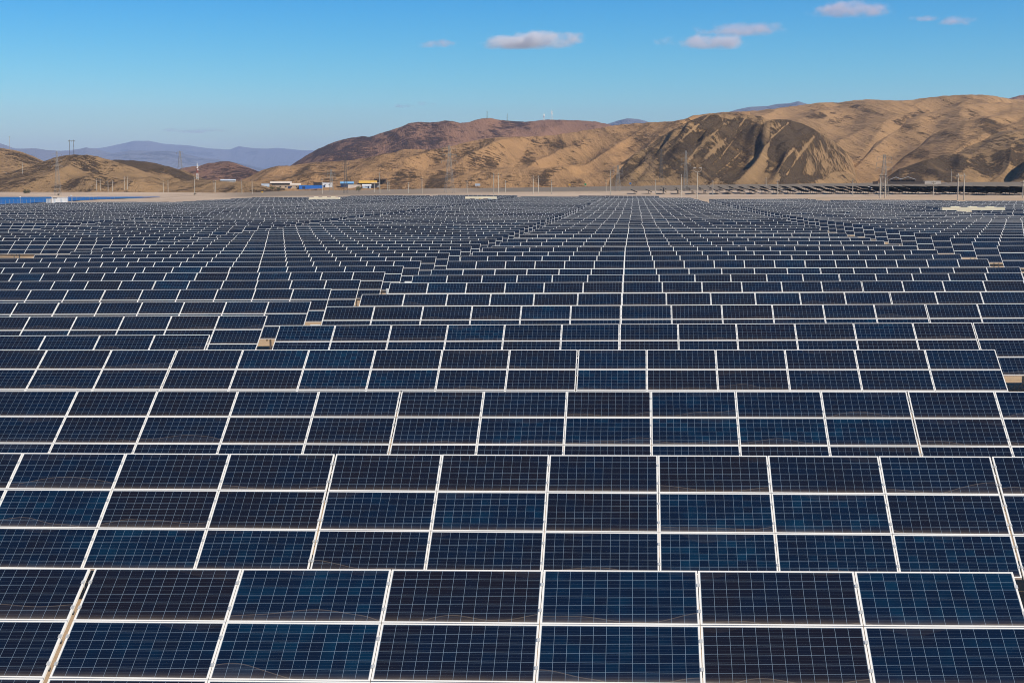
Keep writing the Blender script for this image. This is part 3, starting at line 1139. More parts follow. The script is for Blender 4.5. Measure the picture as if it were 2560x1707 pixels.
# ----------------------------------------------------------------- poles, towers, masts
M_POLE = plain('weathered_concrete', (.46, .40, .32), .85)
M_WOOD = plain('dark_timber', (.10, .075, .055), .9)
M_STEEL = plain('lattice_steel', (.27, .25, .22), .6, .2)
M_DSTEEL = plain('dark_lattice_steel', (.12, .11, .10), .6, .2)
M_WHITE = plain('white_paint', (.74, .73, .70), .5)
M_REDP = plain('red_paint', (.45, .07, .04), .5)
M_INS = plain('insulator', (.25, .2, .17), .4)


def base_top(x, yb, yt, xt=None):
    p = hit(x, yb)
    rad = math.hypot(p.x, p.y)
    q = on_r(x if xt is None else xt, yt, rad)
    return p, max(3.0, q.z - p.z), rad


SINGLE = [(24.8, 375, 341, 'thin pale pole on the crest of the leftmost hill'),
          (56.7, 435, 406, 'pale utility pole standing on the slope of the leftmost hill'),
          (486.8, 487, 443, 'tall pale utility pole in front of the small red-brown hill'),
          (604.8, 485, 450, 'pale utility pole before the low olive mound, left of two'),
          (630.4, 485, 447, 'pale utility pole before the low olive mound, right of two'),
          (805.5, 484.5, 446, 'pale utility pole in front of the white box building'),
          (936, 481, 455, 'short pale pole below the yellow roofed sheds'),
          (949.5, 484, 432, 'tall utility pole right of the yellow roofed sheds'),
          (1021, 483, 456, 'short pale pole left of the tall pole before the dark rock outcrop'),
          (1055, 485, 443, 'tall pale pole between the dark outcrop and the big lattice tower'),
          (1167.5, 483, 452, 'short pale pole right of the big lattice tower'),
          (1263.5, 482, 452, 'short pale pole right of the H-frame with the long crossarm'),
          (1379, 485.8, 450, 'pale pole right of the H-frame at the olive gully'),
          (1514.9, 480, 450, 'short pale pole close left of the tall crossarm pole'),
          (1526.4, 487.6, 425, 'tallest crossarm pole in front of the dark spur'),
          (1638.8, 485, 449, 'pale pole before the left part of the dark rocky spur'),
          (1703, 492, 436, 'tall pale pole left of the street lamp'),
          (1781.8, 487.5, 451, 'pale pole right of the street lamp'),
          (1915, 465, 443, 'thin pale pole below the sand chute of the spur'),
          (1943.9, 486, 450, 'pale pole before the right half of the dark spur'),
          (2131.3, 490, 448, 'pale pole before the sandy valley mouth'),
          (2333.4, 492, 451, 'pale pole in front of the long pale wall'),
          (2378, 456, 424, 'thin pole behind the long pale wall at the hill foot'),
          (2556.5, 495, 451, 'pale pole at the right edge of the photo')]
for x, yb, yt, lab in SINGLE:
    p, h, rad = base_top(x, yb, yt)
    t = thing('utility_pole', p, lab, 'utility pole', 'single poles beyond the solar field')
    m = MB(); m.bar((0, 0, -.6), (0, 0, h), .30 if h > 13 else .24, .16, 8); m.build('shaft', M_POLE, t)
    m = MB()
    zc = h - 1.0
    L = 3.4 if x in (1526.4, 949.5) else 2.0
    if x == 1526.4:
        zc = h * .74; L = 5.0
    m.box((0, -.22, zc), (L, .14, .16)); m.build('crossarm', M_WOOD, t)
    m = MB()
    for q in (-.45, -.15, .45):
        m.bar((q * L, -.22, zc + .07), (q * L, -.22, zc + .42), .06, .05)
    m.build('insulator', M_INS, t)

HFR = [(175, 184.5, 387.5, 350, M_WOOD, 'dark H-frame power pole on the summit of the left hill'),
       (242, 250.5, 477, 447, M_POLE, 'pale H-frame power pole, leftmost of three before the left hill'),
       (270.6, 281, 479.5, 451, M_POLE, 'pale H-frame power pole, middle of three before the left hill'),
       (311.4, 318.5, 474.5, 440.6, M_POLE, 'pale H-frame power pole, rightmost of three before the left hill'),
       (408.6, 420, 482, 451, M_POLE, 'pale H-frame power pole right of the left hill'),
       (535.3, 539, 481.5, 452, M_POLE, 'narrow twin pole before the low olive ridge'),
       (969.3, 972.6, 478.5, 451, M_POLE, 'narrow twin pole before the dark rock outcrop'),
       (1234.2, 1245.7, 485.8, 433, M_POLE, 'H-frame power pole with a long crossarm below the tan slope'),
       (1333, 1346, 486.7, 440, M_POLE, 'H-frame power pole before the olive gully of the tan hills'),
       (2200.5, 2212, 496, 435.5, M_POLE, 'H-frame power pole beside the open sheds'),
       (2394.5, 2408.6, 500.8, 433.6, M_POLE, 'H-frame power pole before the dark rocky hill at right')]
hf = {}
for xa, xb, yb, yt, mat, lab in HFR:
    p, h, rad = base_top((xa + xb) / 2, yb, yt)
    w = (xb - xa) * rad / F
    hf[xa] = (p, h, w, rad)
    t = thing('power_pole', p, lab, 'power pole', 'H-frame poles beyond the solar field', rz=-math.atan2(p.x, p.y))
    for s in (-1, 1):
        m = MB(); m.bar((s * w / 2, 0, -1.2), (s * w / 2, 0, h), .24, .18, 8); m.build('leg', mat, t)
    L = w * (2.4 if xa == 1234.2 else 1.7)
    m = MB(); m.box((0, -.25, h - .8), (L, .2, .28)); m.build('crossarm', M_WOOD if xa != 2394.5 else M_POLE, t)
    m = MB()
    for q in (-.46, 0, .46):
        m.bar((q * L, -.25, h - 1.0), (q * L, -.25, h - 2.1), .09, .09)
    m.build('insulator', M_INS, t)


def lattice(x, yb, yt, wpx, lab, mat, arms=3, redwhite=False, cat='lattice tower', arm_w=1.0, name='lattice_tower'):
    p, h, rad = base_top(x, yb, yt)
    w = wpx * rad / F / 2
    t = thing(name, p, lab, cat, rz=-math.atan2(p.x, p.y) + .3)
    n = max(5, int(h / (w * 1.6)) if not redwhite else int(h / 4))
    n = min(n, 14)
    lev = []
    for i in range(n + 1):
        f = i / n
        ww = w * (1 - f) ** 1.25 + .35 * (1 if not redwhite else .9)
        lev.append((h * f, ww))
    th = .075 if mat is not M_DSTEEL else .06
    if redwhite: th = max(.09, rad / F * .12)
    ms = [MB(), MB()]
    for i in range(n):
        m = ms[(1 - (i // 2) % 2 if wpx < 5 else (0 if i % 5 == 4 else 1)) if redwhite else 0]
        (z0, a), (z1, c) = lev[i], lev[i + 1]
        P = [(-a, -a), (a, -a), (a, a), (-a, a)]
        Q = [(-c, -c), (c, -c), (c, c), (-c, c)]
        for k in range(4):
            j = (k + 1) % 4
            m.bar((*P[k], z0 - (1.5 if i == 0 else 0)), (*Q[k], z1), th, th, 4)
            m.bar((*P[k], z0), (*Q[j], z1), th * .6, th * .6, 4)
            m.bar((*P[j], z0), (*Q[k], z1), th * .6, th * .6, 4)
            m.bar((*Q[k], z1), (*Q[j], z1), th * .6, th * .6, 4)
    if redwhite:
        ms[0].build('red_section', M_REDP, t); ms[1].build('white_section', M_WHITE, t)
        m = MB(); m.bar((0, 0, h), (0, 0, h * 1.12), .15, .08)
        m.build('antenna', M_WHITE, t)
        m = MB()
        for zz, s in ((.82, 1), (.74, -1), (.62, 1)):
            m.bar((s * lev[0][1] * .35, -1.2, h * zz), (s * lev[0][1] * .35, -.5, h * zz), 1.3 * rad / 3500, 1.3 * rad / 3500, 10)
        m.build('dish', M_WHITE, t)
    else:
        ms[0].build('lattice_body', mat, t)
        for k in range(arms):
            zz = h * (.93 - .13 * k)
            L = w * 1.15 * arm_w * (1 + .12 * k) + 1.5
            m = MB()
            for s in (-1, 1):
                m.bar((0, 0, zz + .9), (s * L, 0, zz), th * .8, th * .6, 4)
                m.bar((0, -.3, zz), (s * L, 0, zz), th * .8, th * .6, 4)
                m.bar((0, .3, zz), (s * L, 0, zz), th * .8, th * .6, 4)
                m.bar((s * L, 0, zz), (s * L, 0, zz - 1.4), .1, .1, 5)
            m.build('crossarm', mat, t)
    return t


lattice(144.5, 488, 378, 11, 'pale lattice power tower in front of the left hill', M_STEEL)
lattice(450.3, 419.6, 378, 7, 'faint grey lattice mast rising behind the saddle of the left hills', M_STEEL, arms=1, arm_w=.6)
lattice(828.5, 480, 424, 8, 'faint lattice tower behind the white box building', M_STEEL)
lattice(864.2, 483, 400, 7, 'slender dark lattice tower before the blue sheds', M_DSTEEL, arms=2, arm_w=.6)
lattice(1123.6, 484, 363, 20, 'big pale lattice tower before the tan hills, the widest of its kind', M_STEEL)
lattice(1544.7, 479, 413.6, 10, 'lattice tower just right of the tallest crossarm pole', M_STEEL)
lattice(1652.5, 455, 372, 7, 'slim lattice tower low on the left flank of the dark spur', M_DSTEEL, arms=2, arm_w=.7)
lattice(1713.8, 476, 377, 8, 'pale lattice tower against the darkest rock of the spur', M_STEEL)
lattice(2209, 490, 386, 17, 'tall lattice tower beside the open sheds', M_STEEL)
lattice(493.6, 449, 409, 3.2, 'red and white radio mast before the small red-brown hill', M_STEEL, redwhite=True, cat='radio mast', name='radio_mast')
lattice(1359.8, 302, 283, 3.0, 'shorter red and white radio mast on the mountain ridge', M_STEEL, redwhite=True, cat='radio mast', name='radio_mast')
lattice(1379.2, 301, 276, 5.2, 'tallest white radio mast with dishes on the mountain ridge', M_STEEL, redwhite=True, cat='radio mast', name='radio_mast')
lattice(1217.8, 298, 278, 2.4, 'thin dark mast on the rounded summit of the red-brown mountain', M_DSTEEL, arms=1, arm_w=.4, cat='radio mast', name='radio_mast')
lattice(1268, 304, 284, 2.0, 'faintest thin mast on the ridge between summit and radio masts', M_STEEL, arms=0, cat='radio mast', name='radio_mast')

# street lamp with two raised arms
p, h, rad = base_top(1743, 499.5, 417)
t = thing('street_lamp', p, 'tall pale street lamp with raised double arms near the field edge', 'street lamp')
m = MB(); m.bar((0, 0, -.5), (0, 0, h * .84), .26, .17, 8); m.build('shaft', M_POLE, t)
for s in (-1, 1):
    m = MB(); m.bar((0, 0, h * .83), (s * 1.6, 0, h * .87), .10, .08); m.bar((s * 1.6, 0, h * .87), (s * 1.7, 0, h * .95), .08, .06)
    m.build('arm', M_POLE, t)
    m = MB(); m.box((s * 1.3, 0, h * .97), (.9, .35, .18)); m.bar((s * 1.7, 0, h * .95), (s * 1.3, 0, h * .97), .06, .06); m.build('lamp_head', M_WHITE, t)

# power lines between neighbouring H-frames (sagging)
def wire(pa, pb, sag, lab):
    m = MB()
    n = 14
    pts = []
    for i in range(n + 1):
        f = i / n
        q = pa.lerp(pb, f)
        q.z -= sag * 4 * f * (1 - f)
        pts.append(q)
    for a_, b_ in zip(pts, pts[1:]):
        m.bar(a_, b_, .05, .05, 4)
    o = m.build('power_line', M_DSTEEL)
    tag(o, lab, 'power line', 'wires between the power poles')


def top_of(k):
    p, h, w, rad = hf[k]
    return Vector(p) + Vector((0, 0, h - 2.1))


for a_, b_, lab in ((242, 270.6, 'sagging wire between the first two H-frames at the left hill'),
                    (270.6, 311.4, 'sagging wire between the last two H-frames at the left hill'),
                    (311.4, 408.6, 'sagging wire from the left hill H-frames to the next one'),
                    (1234.2, 1333, 'sagging wire between the two H-frames below the tan slope'),
                    (2200.5, 2394.5, 'sagging wire between the two H-frames at right')):
    wire(top_of(a_), top_of(b_), 3.0, lab)

# ----------------------------------------------------------------- inverter stations in the field
M_CREAM = plain('cream_container_paint', (.86, .78, .58), .55, 0, .04, .6)
M_VENT = plain('dark_vent', (.16, .13, .10), .7)
M_YEL = plain('yellow_sign', (.72, .42, .03), .5)
M_PALEB = plain('pale_panel', (.62, .68, .68), .5)
SLAB = [('cream inverter container among the panels, left one of the two far away', 0),
        ('cream inverter container among the panels, right one of the two far away', 1),
        ('large cream inverter container among the panels at the right', 2)]
for lab, q in SLAB:
    s = ST[q]
    L = s['x1'] - s['x0']
    xc = (s['x0'] + s['x1']) / 2
    yc = s['Y'] + 1.2
    zg = ground_z(xc, yc)
    H = s['zt'] - zg
    t = thing('inverter_container', (xc, yc, zg), lab, 'container', 'inverter containers')
    m = MB()
    m.box((0, 0, H / 2 + .1), (L, 2.4, H - .2))
    nr = int(L / .42)
    for i in range(nr + 1):
        m.box((-L / 2 + .06 + i * (L - .12) / nr, -1.225, H / 2 + .1), (.14, .05, H - .5))
    m.build('body', M_CREAM, t)
    m = MB(); m.box((0, 0, H + .06), (L + .06, 2.5, .12))
    if q != 1:
        for xx in (-.28, 0, .28):
            m.box((xx * L, .1, H + .2), (1.6, 1.2, .16))
    m.build('roof', M_CREAM, t)
    for xx in (-.27, .17):
        m = MB(); m.box((xx * L, -1.275, H - .85), (1.9, .05, .4)); m.build('vent', M_VENT, t)
    m = MB(); m.box((-.02 * L, -1.28, H - .95), (.55, .06, .55)); m.build('warning_sign', M_YEL, t)
    m = MB(); m.box((.28 * L, -1.275, H - 1.15), (1.7, .05, 1.1)); m.build('door', M_PALEB, t)
    m = MB(); m.box((0, 0, .06), (L - .1, 2.2, .12)); m.build('base', M_GALV, t)
    if q == 1:
        m = MB(); m.box((L / 2 + .25, -.6, H / 2 - .5), (.5, 1.0, H - .6)); m.build('cabinet', M_CREAM, t)

# ----------------------------------------------------------------- junction boxes in the aisle between the blocks
for r in range(6, 11):
    k = 'L'
    xr = block_left(BLOCKS[6], r) + BW
    Yr = row_y(r) - 1.9
    zg = ground_z(xr + .45, Yr)
    t = thing('junction_box', (xr + .35, Yr, zg), 'small white junction box at the aisle end of the left block, ' + nth(r + 1) + ' row', 'junction box',
              'junction boxes along the aisle')
    m = MB(); m.bar((0, 0, -.4), (0, 0, .9), .035, .035); m.bar((.25, 0, -.4), (.25, 0, .7), .03, .03); m.build('post', M_GALV, t)
    m = MB(); m.box((.1, -.05, 1.0), (.42, .2, .5)); m.build('box', M_WHITE, t)
    m = MB(); m.box((.1, -.16, 1.0), (.34, .03, .42)); m.build('door', M_PALEB, t)

# ----------------------------------------------------------------- buildings of the settlement
CL = {'tan': (.42, .32, .22), 'pale': (.62, .52, .42), 'white': (.72, .71, .69), 'dark': (.035, .032, .035), 'blue': (.015, .13, .45), 'navy': (.02, .035, .09),
      'sky': (.16, .36, .58), 'yellow': (.62, .36, .06), 'grey': (.36, .33, .30), 'brown': (.09, .065, .05), 'palebl': (.5, .55, .6)}
BM = {k: plain('painted_' + k, v, .75, 0, .14, .5) for k, v in CL.items()}


def place(x0, x1, y0, y1, depth):
    xm = (x0 + x1) / 2
    p = hit(xm, y1)
    rad = math.hypot(p.x, p.y)
    w = (x1 - x0) * rad / F
    h = (y1 - y0) * rad / F
    return p, w, h, rad


def shed(name, x0, x1, y0, y1, wall, roof, lab, cat='shed', pitch=.35, style='gable', open_=False, door=None, wins=0, depth=9.0, over=.4, grp=None):
    p, w, h, rad = place(x0, x1, y0, y1, depth)
    t = thing(name, p + Vector((0, depth / 2, 0)), lab, cat, grp, rz=-math.atan2(p.x, p.y) * .9)
    hw = h * (1 - pitch) if style != 'flat' else h - .25
    d = depth
    if open_:
        m = MB()
        n = max(3, int(w / 5))
        for i in range(n + 1):
            for yy in (-d / 2 + .2, d / 2 - .2):
                xx = -w / 2 + .2 + i * (w - .4) / n
                m.box((xx, yy, hw / 2 - .3), (.28, .28, hw + .6))
        m.build('post', BM['brown'], t)
        m = MB(); m.box((0, d / 2 - .1, hw * .45 - .2), (w * .94, .2, hw * .9 + .4)); m.build('wall', BM[wall], t)
    else:
        m = MB(); m.box((0, 0, hw / 2 - .4), (w, d, hw + .8))
        if style == 'gable':
            for s in (-1, 1):
                m.face([(s * w / 2, -d / 2, hw), (s * w / 2, d / 2, hw), (s * w / 2, 0, h - .1)][::s])
        m.build('wall', BM[wall], t)
    m = MB()
    if style == 'gable':
        for s in (-1, 1):
            e = (w / 2 + over)
            lo, hi = Vector((0, s * (d / 2 + over), hw - .05 - over * (h - hw) / (d / 2))), Vector((0, 0, h))
            A = [Vector((-e, lo.y, lo.z)), Vector((e, lo.y, lo.z)), Vector((e, hi.y, hi.z)), Vector((-e, hi.y, hi.z))]
            Bq = [q - Vector((0, 0, .18)) for q in A]
            m.face(A[::-s]); m.face(Bq[::s])
            for i in range(4):
                j = (i + 1) % 4
                m.face([A[i], A[j], Bq[j], Bq[i]])
    elif style == 'cross':       # ridge runs away from the camera: a gable end faces us
        for s in (-1, 1):
            e = d / 2 + over
            lo, hi = Vector((s * (w / 2 + over), 0, hw - .05)), Vector((0, 0, h))
            A = [Vector((lo.x, -e, lo.z)), Vector((lo.x, e, lo.z)), Vector((0, e, h)), Vector((0, -e, h))]
            Bq = [q - Vector((0, 0, .25)) for q in A]
            m.face(A[::s]); m.face(Bq[::-s])
            for i in range(4):
                j = (i + 1) % 4
                m.face([A[i], A[j], Bq[j], Bq[i]])
    else:
        m.box((0, 0, h - .12), (w + over, d + over, .24))
    m.build('roof', BM[roof], t)
    if door:
        m = MB(); m.box((door * w, -d / 2 - .03, min(2.2, hw) / 2), (min(2.6, w * .2), .08, min(2.2, hw))); m.build('door', BM['navy'], t)
    for i in range(wins):
        m = MB(); m.box((-w / 2 + (i + .6) * w / (wins + .4), -d / 2 - .03, hw * .6), (min(1.4, w * .1), .08, min(1.1, hw * .35))); m.build('window', BM['dark'], t)
    return t


shed('shed', 673, 724, 454, 465, 'dark', 'pale', 'long dark open shed with a pale pitched roof in the settlement', open_=True, depth=14)
shed('shed', 652, 671, 459, 465, 'palebl', 'palebl', 'small pale blue shed left of the long pitched roof', style='flat', depth=6)
shed('workshop', 678, 750, 463, 472, 'tan', 'pale', 'low tan workshop row below the long pitched roof', style='flat', wins=5, door=.1, depth=7)
shed('shed', 724, 749, 458.5, 465, 'tan', 'pale', 'pale roofed shed between pitched roof and dark box', pitch=.5, depth=8)
shed('storage_hall', 746, 804, 463.5, 472.5, 'blue', 'blue', 'long bright blue storage hall in the settlement', pitch=.12, depth=9, over=.1, door=-.3)
shed('shed', 782, 803, 456.6, 465, 'dark', 'dark', 'dark flat box shed behind the bright blue hall', style='flat', depth=8)
shed('warehouse', 804, 828, 457, 469, 'white', 'white', 'white box warehouse right of the bright blue hall', style='flat', depth=12, door=-.33, wins=2)
shed('shed', 849.5, 881, 454.5, 468, 'navy', 'sky', 'dark blue shed with a light blue roof', pitch=.3, depth=10, door=.3)
shed('perimeter_wall', 870, 901, 462, 469.5, 'pale', 'pale', 'low pale wall right of the light blue roof', cat='wall', style='flat', depth=1.2, over=.1)
shed('canopy', 896, 939, 452, 464, 'tan', 'yellow', 'shed with a bright yellow roof in the settlement', pitch=.45, open_=True, depth=12)
shed('canopy', 926, 948, 457.5, 471, 'grey', 'white', 'small white roofed canopy right of the yellow roof', style='flat', open_=True, depth=7)
shed('hut', 905, 926, 461, 471, 'palebl', 'white', 'pale blue hut below the yellow roof', pitch=.3, depth=6, door=.2, wins=1)
shed('shed', 934, 964, 447, 462, 'brown', 'dark', 'dark timber shed at the right end of the settlement', style='flat', open_=True, depth=9)
shed('warehouse', 546, 581, 448.3, 454, 'grey', 'palebl', 'distant long pale roofed warehouse behind the low olive ridge', pitch=.5, depth=20)
shed('open_shed', 2229, 2256, 443, 459, 'dark', 'white', 'open shed with a white gabled roof, left of two at the hill foot', style='cross', pitch=.38, open_=True, depth=12, grp='twin open sheds')
shed('open_shed', 2255, 2290, 442.5, 459, 'dark', 'white', 'open shed with a white gabled roof, right of two at the hill foot', style='cross', pitch=.38, open_=True, depth=12, grp='twin open sheds')
shed('perimeter_wall', 2221, 2309, 454, 460.5, 'brown', 'brown', 'long dark wall below the twin open sheds', cat='wall', style='flat', depth=1.0, over=.05)
shed('perimeter_wall', 2310, 2351, 453, 460, 'pale', 'pale', 'pale wall right of the long dark wall', cat='wall', style='flat', depth=1.0, over=.05)
shed('hut', 2183, 2195, 454.5, 460.5, 'brown', 'dark', 'small dark hut left of the twin open sheds', style='flat', depth=4)
shed('kiosk', 2165, 2180, 467, 474.5, 'white', 'white', 'small white kiosk among the black trackers, left of two', style='flat', depth=2.5, door=.2)
shed('kiosk', 2523, 2544, 470.5, 478, 'white', 'white', 'small white kiosk among the black trackers, right of two', style='flat', depth=2.5, door=.2)

# white control building with cabinet at the far left corner of the field
p = on_r(149.5, 508, 600)
zg = ground_z(p.x, p.y)
W_, H_ = 35 * 600 / F, on_r(149.5, 492, 600).z - zg
t = thing('control_building', (p.x, p.y, zg), 'white control building beside the blue reservoir', 'building', rz=.25)
m = MB(); m.box((0, 0, H_ / 2 - .3), (W_, 3.2, H_ + .3)); m.build('wall', BM['white'], t)
m = MB(); m.box((0, 0, H_ - .08), (W_ + .25, 3.5, .2)); m.build('roof', BM['pale'], t)
for xx in (.14, -.3):
    m = MB(); m.box((xx * W_, -1.63, H_ * .5), (.62, .08, H_ * .62)); m.build('door', BM['palebl'], t)
m = MB(); m.box((-.28 * W_, -1.63, H_ * .87), (1.5, .08, .22)); m.build('vent', BM['brown'], t)
p2 = on_r(122.5, 510, 590)
zg = ground_z(p2.x, p2.y)
h2 = on_r(122.5, 497, 590).z - zg
t = thing('electrical_cabinet', (p2.x, p2.y, zg), 'grey cabinet left of the white control building', 'cabinet')
m = MB(); m.box((0, 0, h2 / 2), (1.7, 1.2, h2)); m.build('body', BM['grey'], t)
for s in (-1, 1):
    m = MB(); m.box((s * .42, -.62, h2 * .55), (.74, .05, h2 * .8)); m.build('door', BM['palebl'], t)

for xx, yb, yt, lab in ((51, 512, 493.5, 'grey camera mast before the reservoir, left of the control building'),
                        (178.5, 508, 490, 'grey camera mast just right of the white control building')):
    p = on_r(xx, yb, 560)
    zg = ground_z(p.x, p.y)
    h = on_r(xx, yt, 560).z - zg
    t = thing('camera_mast', (p.x, p.y, zg), lab, 'mast', 'camera masts by the reservoir')
    m = MB(); m.bar((0, 0, -.3), (0, 0, h), .10, .07, 6); m.build('shaft', M_GALV, t)
    m = MB(); m.box((0, 0, h + .12), (.45, .35, .3)); m.build('camera_head', M_WHITE, t)

# fence along the reservoir
fp = []
for i in range(34):
    x = -60 + i * 10.5
    yl = lerp_list(near_edge, x) + 1.2
    d = ray(x, yl); tt = (HC - 7.3 - HC) / d.z
    q = CAM + d * tt
    fp.append(Vector((q.x, q.y, ground_z(q.x, q.y))))
t = thing('wire_fence', fp[0], 'low wire fence along the near edge of the reservoir', 'fence')
for q in fp:
    m = MB(); m.bar(q - fp[0] + Vector((0, 0, -.2)), q - fp[0] + Vector((0, 0, 2.0)), .07, .06, 5); m.build('post', M_GALV, t)
m = MB()
for a_, b_ in zip(fp, fp[1:]):
    for hh in (.5, 1.1, 1.8):
        m.bar(a_ - fp[0] + Vector((0, 0, hh)), b_ - fp[0] + Vector((0, 0, hh)), .02, .02, 4)
m.build('wire', M_GALV, t)

# road signs and the grey billboard
p, w, h, rad = place(1188, 1200.5, 459.5, 469, 1)
t = thing('billboard', p, 'grey twin billboard below the tan slope', 'billboard')
for s in (-1, 1):
    m = MB(); m.box((s * w * .26, 0, h * .72), (w * .49, .2, h * .56)); m.build('board', BM['palebl'], t)
    m = MB(); m.bar((s * w * .26, .2, -.4), (s * w * .26, .2, h * .7), .12, .12); m.build('post', M_GALV, t)
for x, y0, y1, col, lab in ((1463.5, 459, 468, (.02, .30, .13), 'small green road sign below the tan slope'),
                            (1424, 460, 469, (.75, .40, .03), 'small yellow road sign below the tan slope'),
                            (1576, 457, 466, (.03, .16, .45), 'small blue road sign at the foot of the dark spur'),
                            (656, 478.5, 486, (.75, .40, .03), 'small yellow road sign before the low olive mound')):
    p, w, h, rad = place(x - 2.2, x + 2.2, y0, y1, 1)
    mt = plain('sign_' + lab.split()[1], col, .5)
    t = thing('road_sign', p, lab, 'road sign', 'road signs along the far road')
    m = MB(); m.box((0, 0, h * .75), (w, .1, h * .45)); m.build('board', mt, t)
    m = MB(); m.bar((0, .1, -.4), (0, .1, h * .7), .07, .07); m.build('post', M_GALV, t)

# ----------------------------------------------------------------- trees and bushes


def leaf_mat(name, a, c):
    m, nt, b = new_mat(name)
    X.nt = nt
    tc = nt.nodes.new('ShaderNodeTexCoord')
    f = noise_n(nt, tc.outputs['Object'], 1.3, 3)
    nt.links.new(ramp(nt, f, [(.35, a), (.65, c)]), b.inputs['Base Color'])
    b.inputs['Roughness'].default_value = .8
    return m


M_LEAF = leaf_mat('dusty_leaves', (.045, .055, .022), (.10, .105, .045))
M_LEAF2 = leaf_mat('dark_leaves', (.018, .028, .012), (.05, .06, .022))
M_BARK = plain('bark', (.12, .085, .06), .9)


def plant(name, x, y0, y1, wpx, lab, cat, mat, trunk=True, n=420):
    p, w, h, rad = place(x - wpx / 2, x + wpx / 2, y0, y1, 1)
    t = thing(name, p, lab, cat)
    rnd = random.Random(int(x))
    m = MB()
    m.bar((0, 0, -.4), (0, 0, h * .5), w * .05, w * .03, 6)
    for k in range(4):
        an = k * 1.6
        m.bar((0, 0, h * .3), (math.cos(an) * w * .25, math.sin(an) * w * .25, h * .65), w * .03, w * .012, 5)
    m.build('trunk' if trunk else 'stem', M_BARK, t)
    m = MB()
    cl = [(Vector((rnd.uniform(-.3, .3) * w, rnd.uniform(-.3, .3) * w, h * rnd.uniform(.3, .8))), rnd.uniform(.12, .24) * w) for _ in range(9)]
    for i in range(n):
        c, rr = cl[i % len(cl)]
        v = Vector((rnd.gauss(0, 1), rnd.gauss(0, 1), rnd.gauss(0, .8))).normalized() * rr * rnd.uniform(.5, 1.15)
        q = c + v
        s = w * rnd.uniform(.03, .06)
        a1 = Vector((rnd.gauss(0, 1), rnd.gauss(0, 1), rnd.gauss(0, 1))).normalized()
        a2 = a1.orthogonal().normalized()
        m.face([q - a1 * s, q - a2 * s * .5, q + a1 * s, q + a2 * s * .5])
    m.build('crown' if trunk else 'foliage', mat, t)


plant('tree', 897.5, 463, 480.5, 17, 'round dusty green tree below the yellow roof', 'tree', M_LEAF)
plant('bush', 67, 475.5, 484, 20, 'dark green bush on the pale sand behind the reservoir', 'bush', M_LEAF2, False)
plant('bush', 681, 466, 477, 14, 'dark bush before the low tan workshops, left of two', 'bush', M_LEAF2, False)
plant('bush', 697, 468, 477, 12, 'dark bush before the low tan workshops, right of two', 'bush', M_LEAF2, False)
plant('bush', 487, 482, 488.5, 9, 'low dark bush at the foot of the tall pale pole', 'bush', M_LEAF2, False, 200)
plant('bush', 146, 484.5, 489.5, 9, 'low bush at the foot of the pale lattice tower', 'bush', M_LEAF2, False, 200)

# ----------------------------------------------------------------- black tracker rows beyond the field at right
TLT = R(23)
ME_TR = {}


def tracker_meshes(L):
    if L in ME_TR:
        return ME_TR[L]
    m = MB()
    mx = Matrix.Rotation(TLT, 3, 'Y')
    m.box((0, 0, 1.55), (4.0, L, .06), 0, mx)
    a_ = m.mesh('panel_deck', M_BLACK)
    m = MB()
    m.box((0, 0, 1.42), (.14, L, .14))
    n = int(L / 8)
    for i in range(n + 1):
        m.box((0, -L / 2 + .4 + i * (L - .8) / n, .5), (.16, .16, 2.2))
    b_ = m.mesh('support_frame', M_DSTEEL)
    ME_TR[L] = (a_, b_)
    return ME_TR[L]


def tracker(x, y, L):
    zg = (ground_z(x, y - L / 2), ground_z(x, y + L / 2))
    t = thing('tracker_row', (x, y, (zg[0] + zg[1]) / 2), 'black solar tracker row beyond the field, tilted towards the sun', 'solar tracker', 'black tracker rows at the foot of the hills')
    t.rotation_euler.x = math.atan2(zg[1] - zg[0], L)
    for mesh in tracker_meshes(L):
        o = add(mesh.name.split('.')[0], mesh, t)
        o.color = (.3, .5, 0, 1)


for (ya, yb_, xs, xe) in ((486.0, 479.5, 1585, 2640), (477.6, 472.0, 1660, 2640)):
    p = hit(xs, ya); q = hit(xs, yb_)
    px_ = xs
    while px_ < xe:
        sh = lerp_list([(1590, 0), (1900, 0), (2300, 1.5), (2560, 3.5)], px_)
        p = hit(min(px_, 2555), ya + sh); q = hit(min(px_, 2555), yb_ + sh)
        rad0, rad1 = math.hypot(p.x, p.y), math.hypot(q.x, q.y)
        L = 46.0 if px_ > 1800 else 30.0
        P = on_r(px_, 467, rad0 + 10)
        tracker(P.x, P.y + L / 2, L)
        px_ += 6.6 * F / rad0 * (1.0 if px_ > 1700 else 1.25)

